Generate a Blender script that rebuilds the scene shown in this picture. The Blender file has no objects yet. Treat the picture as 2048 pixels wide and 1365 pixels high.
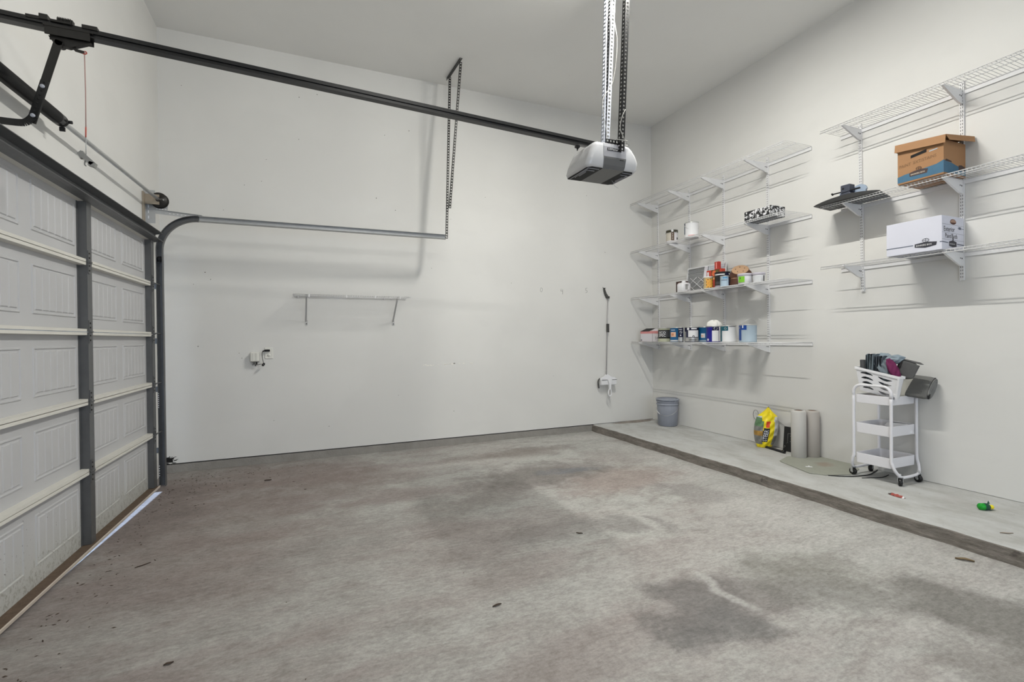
import bpy, bmesh, math, random
from mathutils import Vector, Matrix
random.seed(7)
R = math.radians
SC = bpy.context.scene
COL = SC.collection
PI = math.pi

# ------------------------------------------------------------------ room numbers (metres)
W, H, HB, WC = 6.075, 4.44, 0.0885, 5.011      # right wall x, ceiling z, ledge top z, ledge front x
REAR = -8.8

# ------------------------------------------------------------------ camera
YAW, PITCH, ROLL, FPX = 0.403858, -0.0060946, -0.0102898, 958.1
cd = bpy.data.cameras.new('camera')
cam = bpy.data.objects.new('camera', cd)
COL.objects.link(cam)
_F = Vector((math.sin(YAW) * math.cos(PITCH), math.cos(YAW) * math.cos(PITCH), math.sin(PITCH)))
_Rt = Vector((math.cos(YAW), -math.sin(YAW), 0))
_U = _Rt.cross(_F)
_R3 = _Rt * math.cos(ROLL) + _U * math.sin(ROLL)
_U3 = _U * math.cos(ROLL) - _Rt * math.sin(ROLL)
mw = Matrix((( _R3.x, _U3.x, -_F.x, 1.3362), (_R3.y, _U3.y, -_F.y, -5.7462), (_R3.z, _U3.z, -_F.z, 1.3188), (0, 0, 0, 1)))
cam.matrix_world = mw
cd.sensor_width = 36.0
cd.lens = FPX / 2048 * 36.0
cd.clip_start = 0.02
SC.camera = cam

# ------------------------------------------------------------------ light and exposure
SC.view_settings.view_transform = 'Standard'
SC.view_settings.look = 'None'
SC.view_settings.gamma = 1.0
SC.view_settings.use_curve_mapping = False
SC.view_settings.exposure = -0.10
world = bpy.data.worlds.new('world')
SC.world = world
world.use_nodes = True
bg = world.node_tree.nodes['Background']
bg.inputs['Color'].default_value = (0.74, 0.85, 1.0, 1)
bg.inputs['Strength'].default_value = 2.9

def area(name, loc, rot, sx, sy, power, col, spread=PI):
    ld = bpy.data.lights.new(name, 'AREA')
    ld.shape = 'RECTANGLE'
    ld.size, ld.size_y = sx, sy
    ld.energy = power
    ld.color = col
    ld.spread = spread
    o = bpy.data.objects.new(name, ld)
    COL.objects.link(o)
    o.location = loc
    o.rotation_euler = rot
    return o
# fluorescent tube fixture on the ceiling, its length along the right wall: light goes down, and an added side lamp throws more at the left wall
TUBE = (1.0, 0.983, 0.925)
area('ceiling_tube_lamp', (3.85, -3.0, 4.36), (0, 0, 0), 0.045, 1.2, 112, TUBE)
area('ceiling_tube_side_lamp', (3.82, -3.0, 4.36), (0, R(72), 0), 0.045, 1.2, 52, TUBE)
# unseen lamp added as fill, over the rear half of the garage
area('rear_fill_lamp', (2.4, -7.2, 4.36), (R(42), 0, 0), 1.2, 0.12, 38, TUBE)
# daylight outside, low from the driveway side
sd = bpy.data.lights.new('sun', 'SUN'); sd.energy = 42; sd.angle = R(2); sd.color = (0.50, 0.70, 1.0)
sun = bpy.data.objects.new('sun', sd); COL.objects.link(sun)
sun.rotation_euler = Vector((1.0, -0.03, -0.25)).to_track_quat('-Z', 'Y').to_euler()
# portal of the wide rear opening, added for sky fill: only guides sampling
pt2 = area('rear_opening_portal', (2.9, REAR - .02, 1.2), (R(90), 0, 0), 4.6, 2.4, 1, (1, 1, 1))
pt2.data.cycles.is_portal = True

# ------------------------------------------------------------------ materials
def lin(v):
    v = v / 255.0
    return v / 12.92 if v <= 0.04045 else ((v + 0.055) / 1.055) ** 2.4
def C(r, g, b, k=0.78):
    return tuple(min(0.88, lin(v) / k) for v in (r, g, b)) + (1,)
MATS = {}
def mat(name, col, rough=0.6, metal=0.0, var=0.05, scale=6.0, bump=0.0, bscale=60.0, spec=0.4, coat=0.0, alpha=None, trans=0.0):
    if name in MATS:
        return MATS[name]
    m = bpy.data.materials.new(name)
    m.use_nodes = True
    nt = m.node_tree
    b = nt.nodes['Principled BSDF']
    b.inputs['Roughness'].default_value = rough
    b.inputs['Metallic'].default_value = metal
    b.inputs['Specular IOR Level'].default_value = spec
    if coat:
        b.inputs['Coat Weight'].default_value = coat
    if trans:
        b.inputs['Transmission Weight'].default_value = trans
    tc = nt.nodes.new('ShaderNodeTexCoord')
    n = nt.nodes.new('ShaderNodeTexNoise')
    n.inputs['Scale'].default_value = scale
    n.inputs['Detail'].default_value = 5
    nt.links.new(tc.outputs['Object'], n.inputs['Vector'])
    mx = nt.nodes.new('ShaderNodeMix')
    mx.data_type = 'RGBA'
    mx.inputs[6].default_value = tuple(max(0, c * (1 - var)) for c in col[:3]) + (1,)
    mx.inputs[7].default_value = tuple(min(1, c * (1 + var)) for c in col[:3]) + (1,)
    nt.links.new(n.outputs['Fac'], mx.inputs[0])
    nt.links.new(mx.outputs[2], b.inputs['Base Color'])
    if bump:
        n2 = nt.nodes.new('ShaderNodeTexNoise')
        n2.inputs['Scale'].default_value = bscale
        n2.inputs['Detail'].default_value = 4
        nt.links.new(tc.outputs['Object'], n2.inputs['Vector'])
        bp = nt.nodes.new('ShaderNodeBump')
        bp.inputs['Strength'].default_value = bump
        bp.inputs['Distance'].default_value = 0.01
        nt.links.new(n2.outputs['Fac'], bp.inputs['Height'])
        nt.links.new(bp.outputs['Normal'], b.inputs['Normal'])
    MATS[name] = m
    return m

class NT:
    """tiny node-building helper"""
    def __init__(s, name):
        s.m = bpy.data.materials.new(name); s.m.use_nodes = True
        s.t = s.m.node_tree; s.b = s.t.nodes['Principled BSDF']
        s.tc = s.t.nodes.new('ShaderNodeTexCoord')
    def link(s, a, b): s.t.links.new(a, b)
    def noise(s, vec, scale, detail=5, rough=0.55, dist=0.0):
        n = s.t.nodes.new('ShaderNodeTexNoise')
        n.inputs['Scale'].default_value = scale; n.inputs['Detail'].default_value = detail
        n.inputs['Roughness'].default_value = rough; n.inputs['Distortion'].default_value = dist
        s.link(vec, n.inputs['Vector']); return n.outputs['Fac']
    def mapping(s, vec, loc=(0, 0, 0), rot=(0, 0, 0), sc=(1, 1, 1), typ='POINT'):
        n = s.t.nodes.new('ShaderNodeMapping'); n.vector_type = typ
        n.inputs['Location'].default_value = loc; n.inputs['Rotation'].default_value = rot; n.inputs['Scale'].default_value = sc
        s.link(vec, n.inputs['Vector']); return n.outputs['Vector']
    def ramp(s, fac, a, b, lo=0.0, hi=1.0):
        n = s.t.nodes.new('ShaderNodeMapRange'); n.interpolation_type = 'SMOOTHSTEP'
        n.inputs['From Min'].default_value = a; n.inputs['From Max'].default_value = b
        n.inputs['To Min'].default_value = lo; n.inputs['To Max'].default_value = hi
        s.link(fac, n.inputs['Value']); return n.outputs['Result']
    def mix(s, fac, a, b, mode='MIX'):
        n = s.t.nodes.new('ShaderNodeMix'); n.data_type = 'RGBA'; n.blend_type = mode
        for sock, v in ((n.inputs[0], fac), (n.inputs[6], a), (n.inputs[7], b)):
            if hasattr(v, 'is_linked') or hasattr(v, 'links'): s.link(v, sock)
            else: sock.default_value = v
        return n.outputs[2]
    def math(s, op, a, b=None):
        n = s.t.nodes.new('ShaderNodeMath'); n.operation = op
        for i, v in enumerate((a, b)):
            if v is None: continue
            if hasattr(v, 'links'): s.link(v, n.inputs[i])
            else: n.inputs[i].default_value = v
        return n.outputs[0]
    def length(s, vec):
        n = s.t.nodes.new('ShaderNodeVectorMath'); n.operation = 'LENGTH'
        s.link(vec, n.inputs[0]); return n.outputs['Value']
    def warp(s, vec, scale, amt):
        n = s.t.nodes.new('ShaderNodeTexNoise'); n.inputs['Scale'].default_value = scale; n.inputs['Detail'].default_value = 4
        s.link(vec, n.inputs['Vector'])
        a = s.t.nodes.new('ShaderNodeVectorMath'); a.operation = 'SUBTRACT'; s.link(n.outputs['Color'], a.inputs[0]); a.inputs[1].default_value = (.5, .5, .5)
        b = s.t.nodes.new('ShaderNodeVectorMath'); b.operation = 'SCALE'; s.link(a.outputs[0], b.inputs[0]); b.inputs['Scale'].default_value = amt
        c = s.t.nodes.new('ShaderNodeVectorMath'); c.operation = 'ADD'; s.link(vec, c.inputs[0]); s.link(b.outputs[0], c.inputs[1])
        return c.outputs[0]
    def bump(s, h, strength, dist=0.01):
        n = s.t.nodes.new('ShaderNodeBump'); n.inputs['Strength'].default_value = strength; n.inputs['Distance'].default_value = dist
        s.link(h, n.inputs['Height']); s.link(n.outputs['Normal'], s.b.inputs['Normal'])
    def sep(s, vec):
        n = s.t.nodes.new('ShaderNodeSeparateXYZ'); s.link(vec, n.inputs[0]); return n.outputs

def concrete_floor():
    k = NT('stained_concrete')
    P = k.tc.outputs['Object']
    x, y, z = k.sep(P)
    Pw = k.warp(P, 1.3, 0.5)
    st = k.mapping(Pw, rot=(0, 0, R(-14)), sc=(0.75, 2.0, 1))
    big = k.noise(st, 0.9, 6, 0.6)
    mid = k.noise(st, 3.2, 7, 0.65)
    fine = k.noise(k.mapping(P, sc=(1, 1.8, 1)), 24, 7, 0.75)
    streak = k.noise(k.mapping(k.warp(P, 5, .08), rot=(0, 0, R(-12)), sc=(2.4, 9, 1)), 6.0, 7, 0.75)
    grain = k.noise(P, 75, 4, 0.75)
    patch = k.noise(k.warp(P, 4, .15), 5.5, 6, 0.7)
    # purple brown by the garage door, pale grey by the ledge
    fx = k.math('ADD', x, k.math('MULTIPLY', k.math('SUBTRACT', big, 0.5), 4.0))
    c = k.mix(k.ramp(fx, 0.3, 4.6), C(124, 116, 113), C(156, 154, 151))
    c = k.mix(k.ramp(big, 0.40, 0.62), c, k.mix(0.45, c, C(152, 154, 150)))
    c = k.mix(k.ramp(mid, 0.45, 0.75, 0, 0.55), c, C(116, 110, 106))
    c = k.mix(k.ramp(k.noise(st, 1.7, 5, 0.6), 0.55, 0.75, 0, 0.40), c, C(120, 109, 106))
    # stains: x, y, rx, ry, angle, strength, colour
    for (sx, sy, rx, ry, a, s, cc) in (
        (3.10, -3.95, 0.42, 0.26, 20, .75, (96, 93, 92)), (3.45, -3.98, 0.36, 0.22, -30, .65, (108, 104, 102)),
        (3.00, -4.13, 0.30, 0.12, -8, .6, (98, 97, 96)), (3.75, -4.02, 0.45, 0.25, -50, .6, (110, 108, 104)),
        (4.22, -4.52, 0.55, 0.28, -62, .8, (104, 102, 98)), (3.95, -4.9, 0.5, 0.28, -50, .55, (112, 108, 104)),
        (3.95, -3.90, 0.40, 0.22, -30, .5, (116, 114, 108)),
        (4.00, -2.05, 0.75, 0.40, 10, .6, (128, 114, 108)), (4.30, -2.62, 0.40, 0.22, -40, .65, (116, 112, 110)),
        (3.40, -1.60, 0.85, 0.42, 0, .75, (104, 100, 97)), (4.45, -1.35, .5, .4, 0, .4, (126, 120, 116)), (3.7, -.75, .8, .22, 0, .5, (112, 107, 103)), (3.65, -1.6, 0.34, 0.10, 0, .6, (98, 101, 108)),
        (3.35, -0.75, 0.85, 0.25, 0, .6, (118, 112, 107)), (3.40, -2.92, 0.40, 0.14, -35, .55, (112, 110, 108)),
        (2.80, -2.90, 0.45, 0.22, 0, .5, (116, 112, 110)), (2.5, -2.1, 0.55, 0.22, 5, .45, (118, 114, 110)),
        (0.9, -0.6, 1.3, 0.6, -10, .5, (113, 101, 97)), (0.6, -1.8, 0.8, 1.2, 10, .40, (118, 107, 103)),
        (1.7, -1.1, 1.0, 0.3, 10, .45, (116, 106, 102)), (0.25, -1.2, 0.35, 1.0, 0, .4, (104, 96, 92)),
        (1.6, -2.4, 0.7, 0.3, 20, .35, (126, 124, 121))):
        v = k.mapping(k.warp(P, 2.6, 0.55), loc=(sx, sy, 0), rot=(0, 0, R(a)), sc=(rx, ry, 1), typ='TEXTURE')
        d = k.math('ADD', k.length(v), k.math('MULTIPLY', k.math('SUBTRACT', patch, .5), .9))
        c = k.mix(k.ramp(d, 1.15, 0.45, 0, s), c, C(*cc))
    for (sx, sy, rx, ry, a, s) in ((3.28, -3.90, 0.26, 0.040, -92, .75), (3.52, -2.97, 0.20, 0.05, -86, .7), (4.6, -0.35, 0.7, 0.16, -15, .5), (4.8, -1.6, 0.25, 1.2, 0, .45), (2.9, -0.9, 1.2, 0.1, 0, .4), (4.55, -3.4, 0.35, 1.0, 10, .5)):
        v = k.mapping(k.warp(P, 3.5, 0.22), loc=(sx, sy, 0), rot=(0, 0, R(a)), sc=(rx, ry, 1), typ='TEXTURE')
        c = k.mix(k.ramp(k.math('ADD', k.length(v), k.math('MULTIPLY', k.math('SUBTRACT', patch, .5), 1.8)), 1.2, 0.3, 0, s * .75), c, C(172, 171, 168))
    g = k.math('ADD', k.math('ADD', k.math('MULTIPLY', streak, 0.24), k.math('MULTIPLY', fine, 0.36)), k.math('ADD', k.math('MULTIPLY', grain, .20), k.math('MULTIPLY', patch, .20)))
    c = k.mix(1.0, c, k.mix(k.ramp(g, 0.36, 0.64), (0.66, 0.65, 0.64, 1), (1.24, 1.24, 1.23, 1)), 'MULTIPLY')
    pits = k.noise(P, 55, 2, 0.5)
    c = k.mix(k.ramp(pits, 0.72, 0.80, 0, 0.55), c, C(90, 84, 80))
    k.link(c, k.b.inputs['Base Color'])
    k.b.inputs['Roughness'].default_value = 0.72
    k.b.inputs['Specular IOR Level'].default_value = 0.3
    k.bump(k.math('ADD', k.math('MULTIPLY', fine, 0.6), streak), 0.35, 0.006)
    return k.m

def ledge_mat():
    k = NT('ledge_concrete')
    P = k.tc.outputs['Object']
    n1 = k.noise(k.mapping(k.warp(P, 2, .3), sc=(2.2, 1, 1)), 2.2, 7, .65)
    n2 = k.noise(P, 30, 5, .7)
    c = k.mix(k.ramp(n1, .35, .7), C(170, 171, 169), C(150, 149, 145))
    c = k.mix(k.ramp(k.noise(P, 1.3, 5), .55, .75, 0, .4), c, C(148, 140, 136))
    c = k.mix(1.0, c, k.mix(n2, (.88, .88, .88, 1), (1.1, 1.1, 1.1, 1)), 'MULTIPLY')
    c = k.mix(k.ramp(k.noise(P, 48, 2), .72, .8, 0, .5), c, C(105, 100, 95))
    k.link(c, k.b.inputs['Base Color']); k.b.inputs['Roughness'].default_value = .8
    k.bump(n2, .3, .006)
    return k.m

def curb_face_mat():
    k = NT('dirty_curb_concrete')
    P = k.tc.outputs['Object']
    n1 = k.noise(k.mapping(P, sc=(1, 1, 6)), 5, 7, .7)
    n2 = k.noise(k.mapping(P, sc=(1, 1, 3)), 26, 5, .7)
    c = k.mix(k.ramp(n1, .3, .7), C(92, 87, 80), C(128, 122, 115))
    c = k.mix(1.0, c, k.mix(n2, (.65, .65, .65, 1), (1.2, 1.2, 1.2, 1)), 'MULTIPLY')
    c = k.mix(k.ramp(k.noise(P, 9, 3), .66, .74, 0, .6), c, C(60, 55, 52))
    k.link(c, k.b.inputs['Base Color']); k.b.inputs['Roughness'].default_value = .9
    k.bump(n2, .8, .01)
    return k.m

def wall_mat(name, a, b):
    k = NT(name)
    P = k.tc.outputs['Object']
    n1 = k.noise(k.warp(P, .8, .6), .8, 5, .5)
    n2 = k.noise(P, 40, 3, .6)
    c = k.mix(k.ramp(n1, .35, .65), a, b)
    blk = k.noise(k.mapping(P, sc=(1, 1, 2.5)), 2.0, 2, .4)
    c = k.mix(k.ramp(blk, .58, .62, 0, .25), c, b)
    scuff = k.noise(k.mapping(P, sc=(7, 7, 9)), 2.3, 2, .5)
    c = k.mix(k.ramp(scuff, .80, .84, 0, .35), c, C(150, 148, 142))
    k.link(c, k.b.inputs['Base Color']); k.b.inputs['Roughness'].default_value = .62
    k.b.inputs['Specular IOR Level'].default_value = .25
    k.bump(n2, .06, .004)
    return k.m

def door_skin_mat():
    k = NT('door_skin_paint')
    P = k.tc.outputs['Object']
    x, y, z = k.sep(P)
    n = k.noise(P, 2, 4)
    c = k.mix(n, C(163, 163, 164), C(171, 171, 172))
    # mud splashed up the bottom section
    spl = k.noise(k.mapping(P, sc=(1, 1, .7)), 55, 6, .75)
    low = k.ramp(z, .42, .03, 0, 1)
    c = k.mix(k.math('MULTIPLY', low, .55), c, C(160, 160, 150))
    thr = k.math('MULTIPLY', k.ramp(z, .40, .05, 0, .22), 1)
    c = k.mix(k.math('MULTIPLY', k.ramp(k.math('ADD', spl, thr), .70, .82), .65), c, C(112, 108, 96))
    spk = k.noise(P, 60, 2, .5)
    c = k.mix(k.math('MULTIPLY', k.ramp(spk, .70, .76), k.ramp(z, .8, .3, 0, .8)), c, C(70, 64, 55))
    k.link(c, k.b.inputs['Base Color']); k.b.inputs['Roughness'].default_value = .5
    return k.m

M_FLOOR = concrete_floor()
M_LEDGE = ledge_mat()
M_CURB = curb_face_mat()
M_WALL = wall_mat('wall_paint', (.725, .718, .692, 1), (.685, .678, .654, 1))
M_CEIL = wall_mat('ceiling_paint', (.85, .843, .815, 1), (.82, .813, .787, 1))
M_SKIN = door_skin_mat()
M_RAILP = mat('door_rail_paint', C(190, 188, 181), .5, var=.06, scale=9)
M_GALV = mat('galvanized_dark_steel', C(92, 93, 94), .42, .55, var=.18, scale=14, spec=.5)
M_GALVL = mat('galvanized_pale_steel', C(165, 166, 166), .4, .5, var=.12, scale=18)
M_ZINC = mat('bright_zinc', (.42, .44, .49, 1), .45, .0, var=.08)
M_BELL = mat('bell_wire_grey', C(150, 149, 144), .6)
M_BLACK = mat('black_enamel', (.008, .008, .0085, 1), .32, .0, var=.2, scale=20, spec=.45)
M_BLACKM = mat('black_matte', C(26, 26, 27), .7, var=.15, scale=20)
M_OLIVE = mat('dark_bronze_steel', (.018, .0165, .0145, 1), .45, .15, var=.25, scale=22)
M_RUST = mat('rusty_dirt', C(84, 70, 58), .9, var=.4, scale=26, bump=.6, bscale=40)
M_WHITE = mat('white_powder_coat', C(205, 204, 207), .4, var=.03)
M_WIREW = mat('white_shelf_coating', (.76, .757, .76, 1), .45, var=.03, spec=.3)
M_DECK = mat('shelf_wire_coating', (.64, .638, .64, 1), .5, var=.03, spec=.2)
M_SLOT = mat('slot_shadow', (.06, .06, .061, 1), .8)
M_HOLE = mat('dark_hole', (.012, .012, .012, 1), .9)

# ------------------------------------------------------------------ mesh building
class MB:
    def __init__(s):
        s.v = []; s.f = []; s.mi = []; s.sm = []
    def add(s, vs, fs, m=0, smooth=False):
        o = len(s.v)
        s.v += [tuple(v) for v in vs]
        for f in fs:
            s.f.append([i + o for i in f]); s.mi.append(m); s.sm.append(smooth)
        return s
    def box(s, a, b, m=0):
        x0, y0, z0 = (min(a[i], b[i]) for i in range(3)); x1, y1, z1 = (max(a[i], b[i]) for i in range(3))
        return s.add([(x0, y0, z0), (x1, y0, z0), (x1, y1, z0), (x0, y1, z0), (x0, y0, z1), (x1, y0, z1), (x1, y1, z1), (x0, y1, z1)],
                     [(0, 3, 2, 1), (4, 5, 6, 7), (0, 1, 5, 4), (1, 2, 6, 5), (2, 3, 7, 6), (3, 0, 4, 7)], m)
    def obox(s, c, ax, ay, az, m=0):
        c, ax, ay, az = Vector(c), Vector(ax), Vector(ay), Vector(az)
        vs = [c + ax * i + ay * j + az * k for k in (-1, 1) for i, j in ((-1, -1), (1, -1), (1, 1), (-1, 1))]
        return s.add(vs, [(0, 3, 2, 1), (4, 5, 6, 7), (0, 1, 5, 4), (1, 2, 6, 5), (2, 3, 7, 6), (3, 0, 4, 7)], m)
    def bar(s, p, q, w, h, up=(0, 0, 1), m=0):
        p, q = Vector(p), Vector(q); d = (q - p).normalized(); u = Vector(up)
        sd = d.cross(u).normalized(); u = sd.cross(d)
        return s.obox((p + q) / 2, (q - p) / 2, sd * w / 2, u * h / 2, m)
    def quad(s, a, b, c, d, m=0):
        return s.add([a, b, c, d], [(0, 1, 2, 3)], m)
    def tube(s, pts, r, seg=8, m=0, closed=False, smooth=True, cap=True):
        P = [Vector(p) for p in pts]; n = len(P)
        rr = r if isinstance(r, (list, tuple)) else [r] * n
        T = []
        for i in range(n):
            a = P[i - 1] if (i or closed) else P[i]; b = P[(i + 1) % n] if (i < n - 1 or closed) else P[i]
            T.append((b - a).normalized())
        u = T[0].orthogonal().normalized(); vs = []
        for i in range(n):
            if i: 
                u = (u - T[i] * u.dot(T[i]))
                u = u.normalized() if u.length > 1e-6 else T[i].orthogonal().normalized()
            w = T[i].cross(u)
            sc = 1.0
            if 0 < i < n - 1 or closed:
                d1 = (P[i] - P[i - 1]).normalized(); c = d1.dot(T[i]); sc = 1 / max(c, .7)
            for k in range(seg):
                t = 2 * PI * k / seg
                vs.append(P[i] + (u * math.cos(t) + w * math.sin(t)) * rr[i] * sc)
        fs = []
        for i in range(n if closed else n - 1):
            j = (i + 1) % n
            for k in range(seg):
                l = (k + 1) % seg
                fs.append((i * seg + k, i * seg + l, j * seg + l, j * seg + k))
        s.add(vs, fs, m, smooth)
        if cap and not closed:
            o = len(s.v) - len(vs)
            s.f.append([o + k for k in range(seg)][::-1]); s.mi.append(m); s.sm.append(False)
            s.f.append([o + (n - 1) * seg + k for k in range(seg)]); s.mi.append(m); s.sm.append(False)
        return s
    def lathe(s, prof, c=(0, 0, 0), seg=24, m=0, ax=(0, 0, 1), smooth=True, sx=1.0, sy=1.0):
        ax = Vector(ax).normalized(); c = Vector(c)
        if abs(ax.z) > .999: u, w = Vector((1, 0, 0)), Vector((0, 1, 0)) * (1 if ax.z > 0 else -1)
        else: u = ax.orthogonal().normalized(); w = ax.cross(u)
        vs = []; n = len(prof)
        for (r, h) in prof:
            for k in range(seg):
                t = 2 * PI * k / seg
                vs.append(c + (u * math.cos(t) * sx + w * math.sin(t) * sy) * max(r, 1e-5) + ax * h)
        fs = []
        for i in range(n - 1):
            for k in range(seg):
                l = (k + 1) % seg
                fs.append((i * seg + k, i * seg + l, (i + 1) * seg + l, (i + 1) * seg + k))
        return s.add(vs, fs, m, smooth)
    def prism(s, poly, fn, a, b, m=0):
        """poly 2-D (counter-clockwise), fn(u,v,t)->3-D, extruded from t=a to t=b"""
        n = len(poly)
        vs = [fn(u, v, a) for u, v in poly] + [fn(u, v, b) for u, v in poly]
        fs = [tuple(range(n))[::-1], tuple(range(n, 2 * n))] + [(i, (i + 1) % n, n + (i + 1) % n, n + i) for i in range(n)]
        return s.add(vs, fs, m)
    def grid(s, nu, nv, fn, m=0, smooth=True, mfn=None, wrap=False):
        vs = [fn(i / (nu if wrap else nu - 1), j / (nv - 1)) for j in range(nv) for i in range(nu)]
        o = len(s.v); s.v += [tuple(v) for v in vs]
        for j in range(nv - 1):
            for i in range(nu if wrap else nu - 1):
                k = (i + 1) % nu
                s.f.append([o + j * nu + i, o + j * nu + k, o + (j + 1) * nu + k, o + (j + 1) * nu + i])
                s.mi.append(mfn(i / (nu - 1), j / (nv - 1)) if mfn else m); s.sm.append(smooth)
        return s
    def text(s, body, size, fn, m=0, align='LEFT', ext=0.0):
        cu = bpy.data.curves.new('t', 'FONT'); cu.body = body; cu.size = size; cu.align_x = align; cu.resolution_u = 2
        o = bpy.data.objects.new('t', cu); COL.objects.link(o)
        dg = bpy.context.evaluated_depsgraph_get()
        me = bpy.data.meshes.new_from_object(o.evaluated_get(dg), depsgraph=dg)
        s.add([fn(v.co.x, v.co.y) for v in me.vertices], [tuple(p.vertices) for p in me.polygons], m)
        bpy.data.objects.remove(o); bpy.data.curves.remove(cu); bpy.data.meshes.remove(me)
        return s
    def build(s, name, mats, parent=None, local=False, bevel=0.0, seg=2, fix=True):
        if not isinstance(mats, (list, tuple)): mats = [mats]
        me = bpy.data.meshes.new(name)
        if parent is None:
            xs = [[v[i] for v in s.v] for i in range(3)]
            org = Vector(((min(xs[0]) + max(xs[0])) / 2, (min(xs[1]) + max(xs[1])) / 2, min(xs[2])))
            if local: org = Vector((0, 0, 0))
        else:
            org = Vector((0, 0, 0)) if local else WORG[parent.name]
        me.from_pydata([tuple(Vector(v) - org) for v in s.v], [], s.f)
        for m in mats: me.materials.append(m)
        for p, mi, sm in zip(me.polygons, s.mi, s.sm):
            p.material_index = mi; p.use_smooth = sm
        if fix or bevel:
            bm = bmesh.new(); bm.from_mesh(me)
            if fix: bmesh.ops.recalc_face_normals(bm, faces=bm.faces)
            if bevel:
                bmesh.ops.remove_doubles(bm, verts=bm.verts, dist=1e-6)
                es = [e for e in bm.edges if len(e.link_faces) == 2 and e.calc_face_angle(0) > R(28)]
                bmesh.ops.bevel(bm, geom=es, offset=bevel, segments=seg, affect='EDGES', profile=.5, clamp_overlap=True)
            bm.to_mesh(me); bm.free()
        me.update()
        o = bpy.data.objects.new(name, me); COL.objects.link(o)
        if parent is None:
            o.location = org; WORG[o.name] = org.copy()
        else:
            o.parent = parent; WORG[o.name] = org.copy()
        return o
WORG = {}
def tag(o, label=None, cat=None, group=None, kind=None):
    if label: o['label'] = label
    if cat: o['category'] = cat
    if group: o['group'] = group
    if kind: o['kind'] = kind
    return o
def thing(name, loc, label, cat, group=None, kind=None, rz=0.0):
    o = bpy.data.objects.new(name, None); COL.objects.link(o)
    o.location = loc; o.rotation_euler = (0, 0, rz); o.empty_display_size = .05
    WORG[o.name] = Vector(loc)
    return tag(o, label, cat, group, kind)
def arc(c, u, v, r, a0, a1, n):
    c, u, v = Vector(c), Vector(u), Vector(v)
    return [c + u * (r * math.cos(a0 + (a1 - a0) * i / n)) + v * (r * math.sin(a0 + (a1 - a0) * i / n)) for i in range(n + 1)]
def smooth_path(pts, n=6):
    P = [Vector(p) for p in pts]; out = []
    for i in range(len(P) - 1):
        p0 = P[max(i - 1, 0)]; p1 = P[i]; p2 = P[i + 1]; p3 = P[min(i + 2, len(P) - 1)]
        for k in range(n):
            t = k / n
            out.append(.5 * ((2 * p1) + (p2 - p0) * t + (2 * p0 - 5 * p1 + 4 * p2 - p3) * t * t + (3 * p1 - p0 - 3 * p2 + p3) * t ** 3))
    out.append(P[-1]); return out

# ------------------------------------------------------------------ the setting
def struct(mb, name, mats, label, cat, **k):
    return tag(mb.build(name, mats, **k), label, cat, kind='structure')

b = MB(); b.box((-5, REAR - 3, -.15), (WC + .02, .012, 0))
struct(b, 'floor', M_FLOOR, 'stained grey brown concrete garage floor', 'floor', local=True)

b = MB()                                         # raised concrete ledge along the right wall, slightly rough front edge
ny = 160
def ledge_edge(y): return WC + .006 * math.sin(y * 7.3) + .004 * math.sin(y * 23 + 1) + random.uniform(-.002, .002)
ys = [REAR + (0.012 - REAR) * j / (ny - 1) for j in range(ny)]
for y in ys:
    e = ledge_edge(y); q = random.uniform(-.002, .002)
    b.v += [(e - .012, y, -.002), (e - .006 + q, y, .035), (e + q, y, HB - .007), (e + .006, y, HB - .001), (e + .05, y, HB), (W + .1, y, HB)]
for j in range(ny - 1):
    for i in range(5):
        b.f.append([j * 6 + i, j * 6 + i + 1, (j + 1) * 6 + i + 1, (j + 1) * 6 + i]); b.mi.append(1 if i < 3 else 0); b.sm.append(False)
struct(b, 'curb', [M_LEDGE, M_CURB], 'raised concrete ledge along the right wall with a dark dirty front edge', 'ledge', local=True)

b = MB(); b.box((-.12, .004, HB + .006), (W + .12, .14, H + .1))
struct(b, 'wall_back', M_WALL, 'off-white painted back wall with faint pencil marks and small shelf', 'wall', local=True)
b = MB(); b.box((-.1, .010, -.02), (W, .1, HB + .0055), 0)
b.box((-.1, .007, HB - .003), (W, .0075, HB + .006), 1)
struct(b, 'baseboard_back', [mat('footing_concrete', C(128, 125, 120), .85, var=.22, scale=9, bump=.4), M_HOLE], 'bare concrete footing below the back wall', 'footing', local=True)
b = MB(); b.box((W, REAR, HB + .003), (W + .12, .1, H + .1))
struct(b, 'wall_right', M_WALL, 'off-white painted right wall carrying the wire shelves', 'wall', local=True)
b = MB(); b.box((-.12, REAR, H), (W + .12, .1, H + .12))
struct(b, 'ceiling', M_CEIL, 'flat off-white painted ceiling', 'ceiling', local=True)
b = MB()
DY0, DY1, DH = -5.35, -.66, 2.24
b.box((-.14, DY1, 0), (0, .1, H)); b.box((-.14, DY0, DH), (0, DY1, H)); b.box((-.14, -5.7, 0), (0, DY0, H)); b.box((-.14, REAR, 0), (0, -5.7, H))
struct(b, 'wall_left', M_WALL, 'off-white painted wall above and beside the garage door', 'wall', local=True)
b = MB(); b.box((-.14, REAR - .1, 0), (.6, REAR, H)); b.box((5.2, REAR - .1, 0), (W + .12, REAR, H)); b.box((.6, REAR - .1, 2.4), (5.2, REAR, H))  # wide opening between these pieces is added to let in sky fill
struct(b, 'wall_rear', M_WALL, 'plain off-white wall at the rear of the garage', 'wall', local=True)

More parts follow.
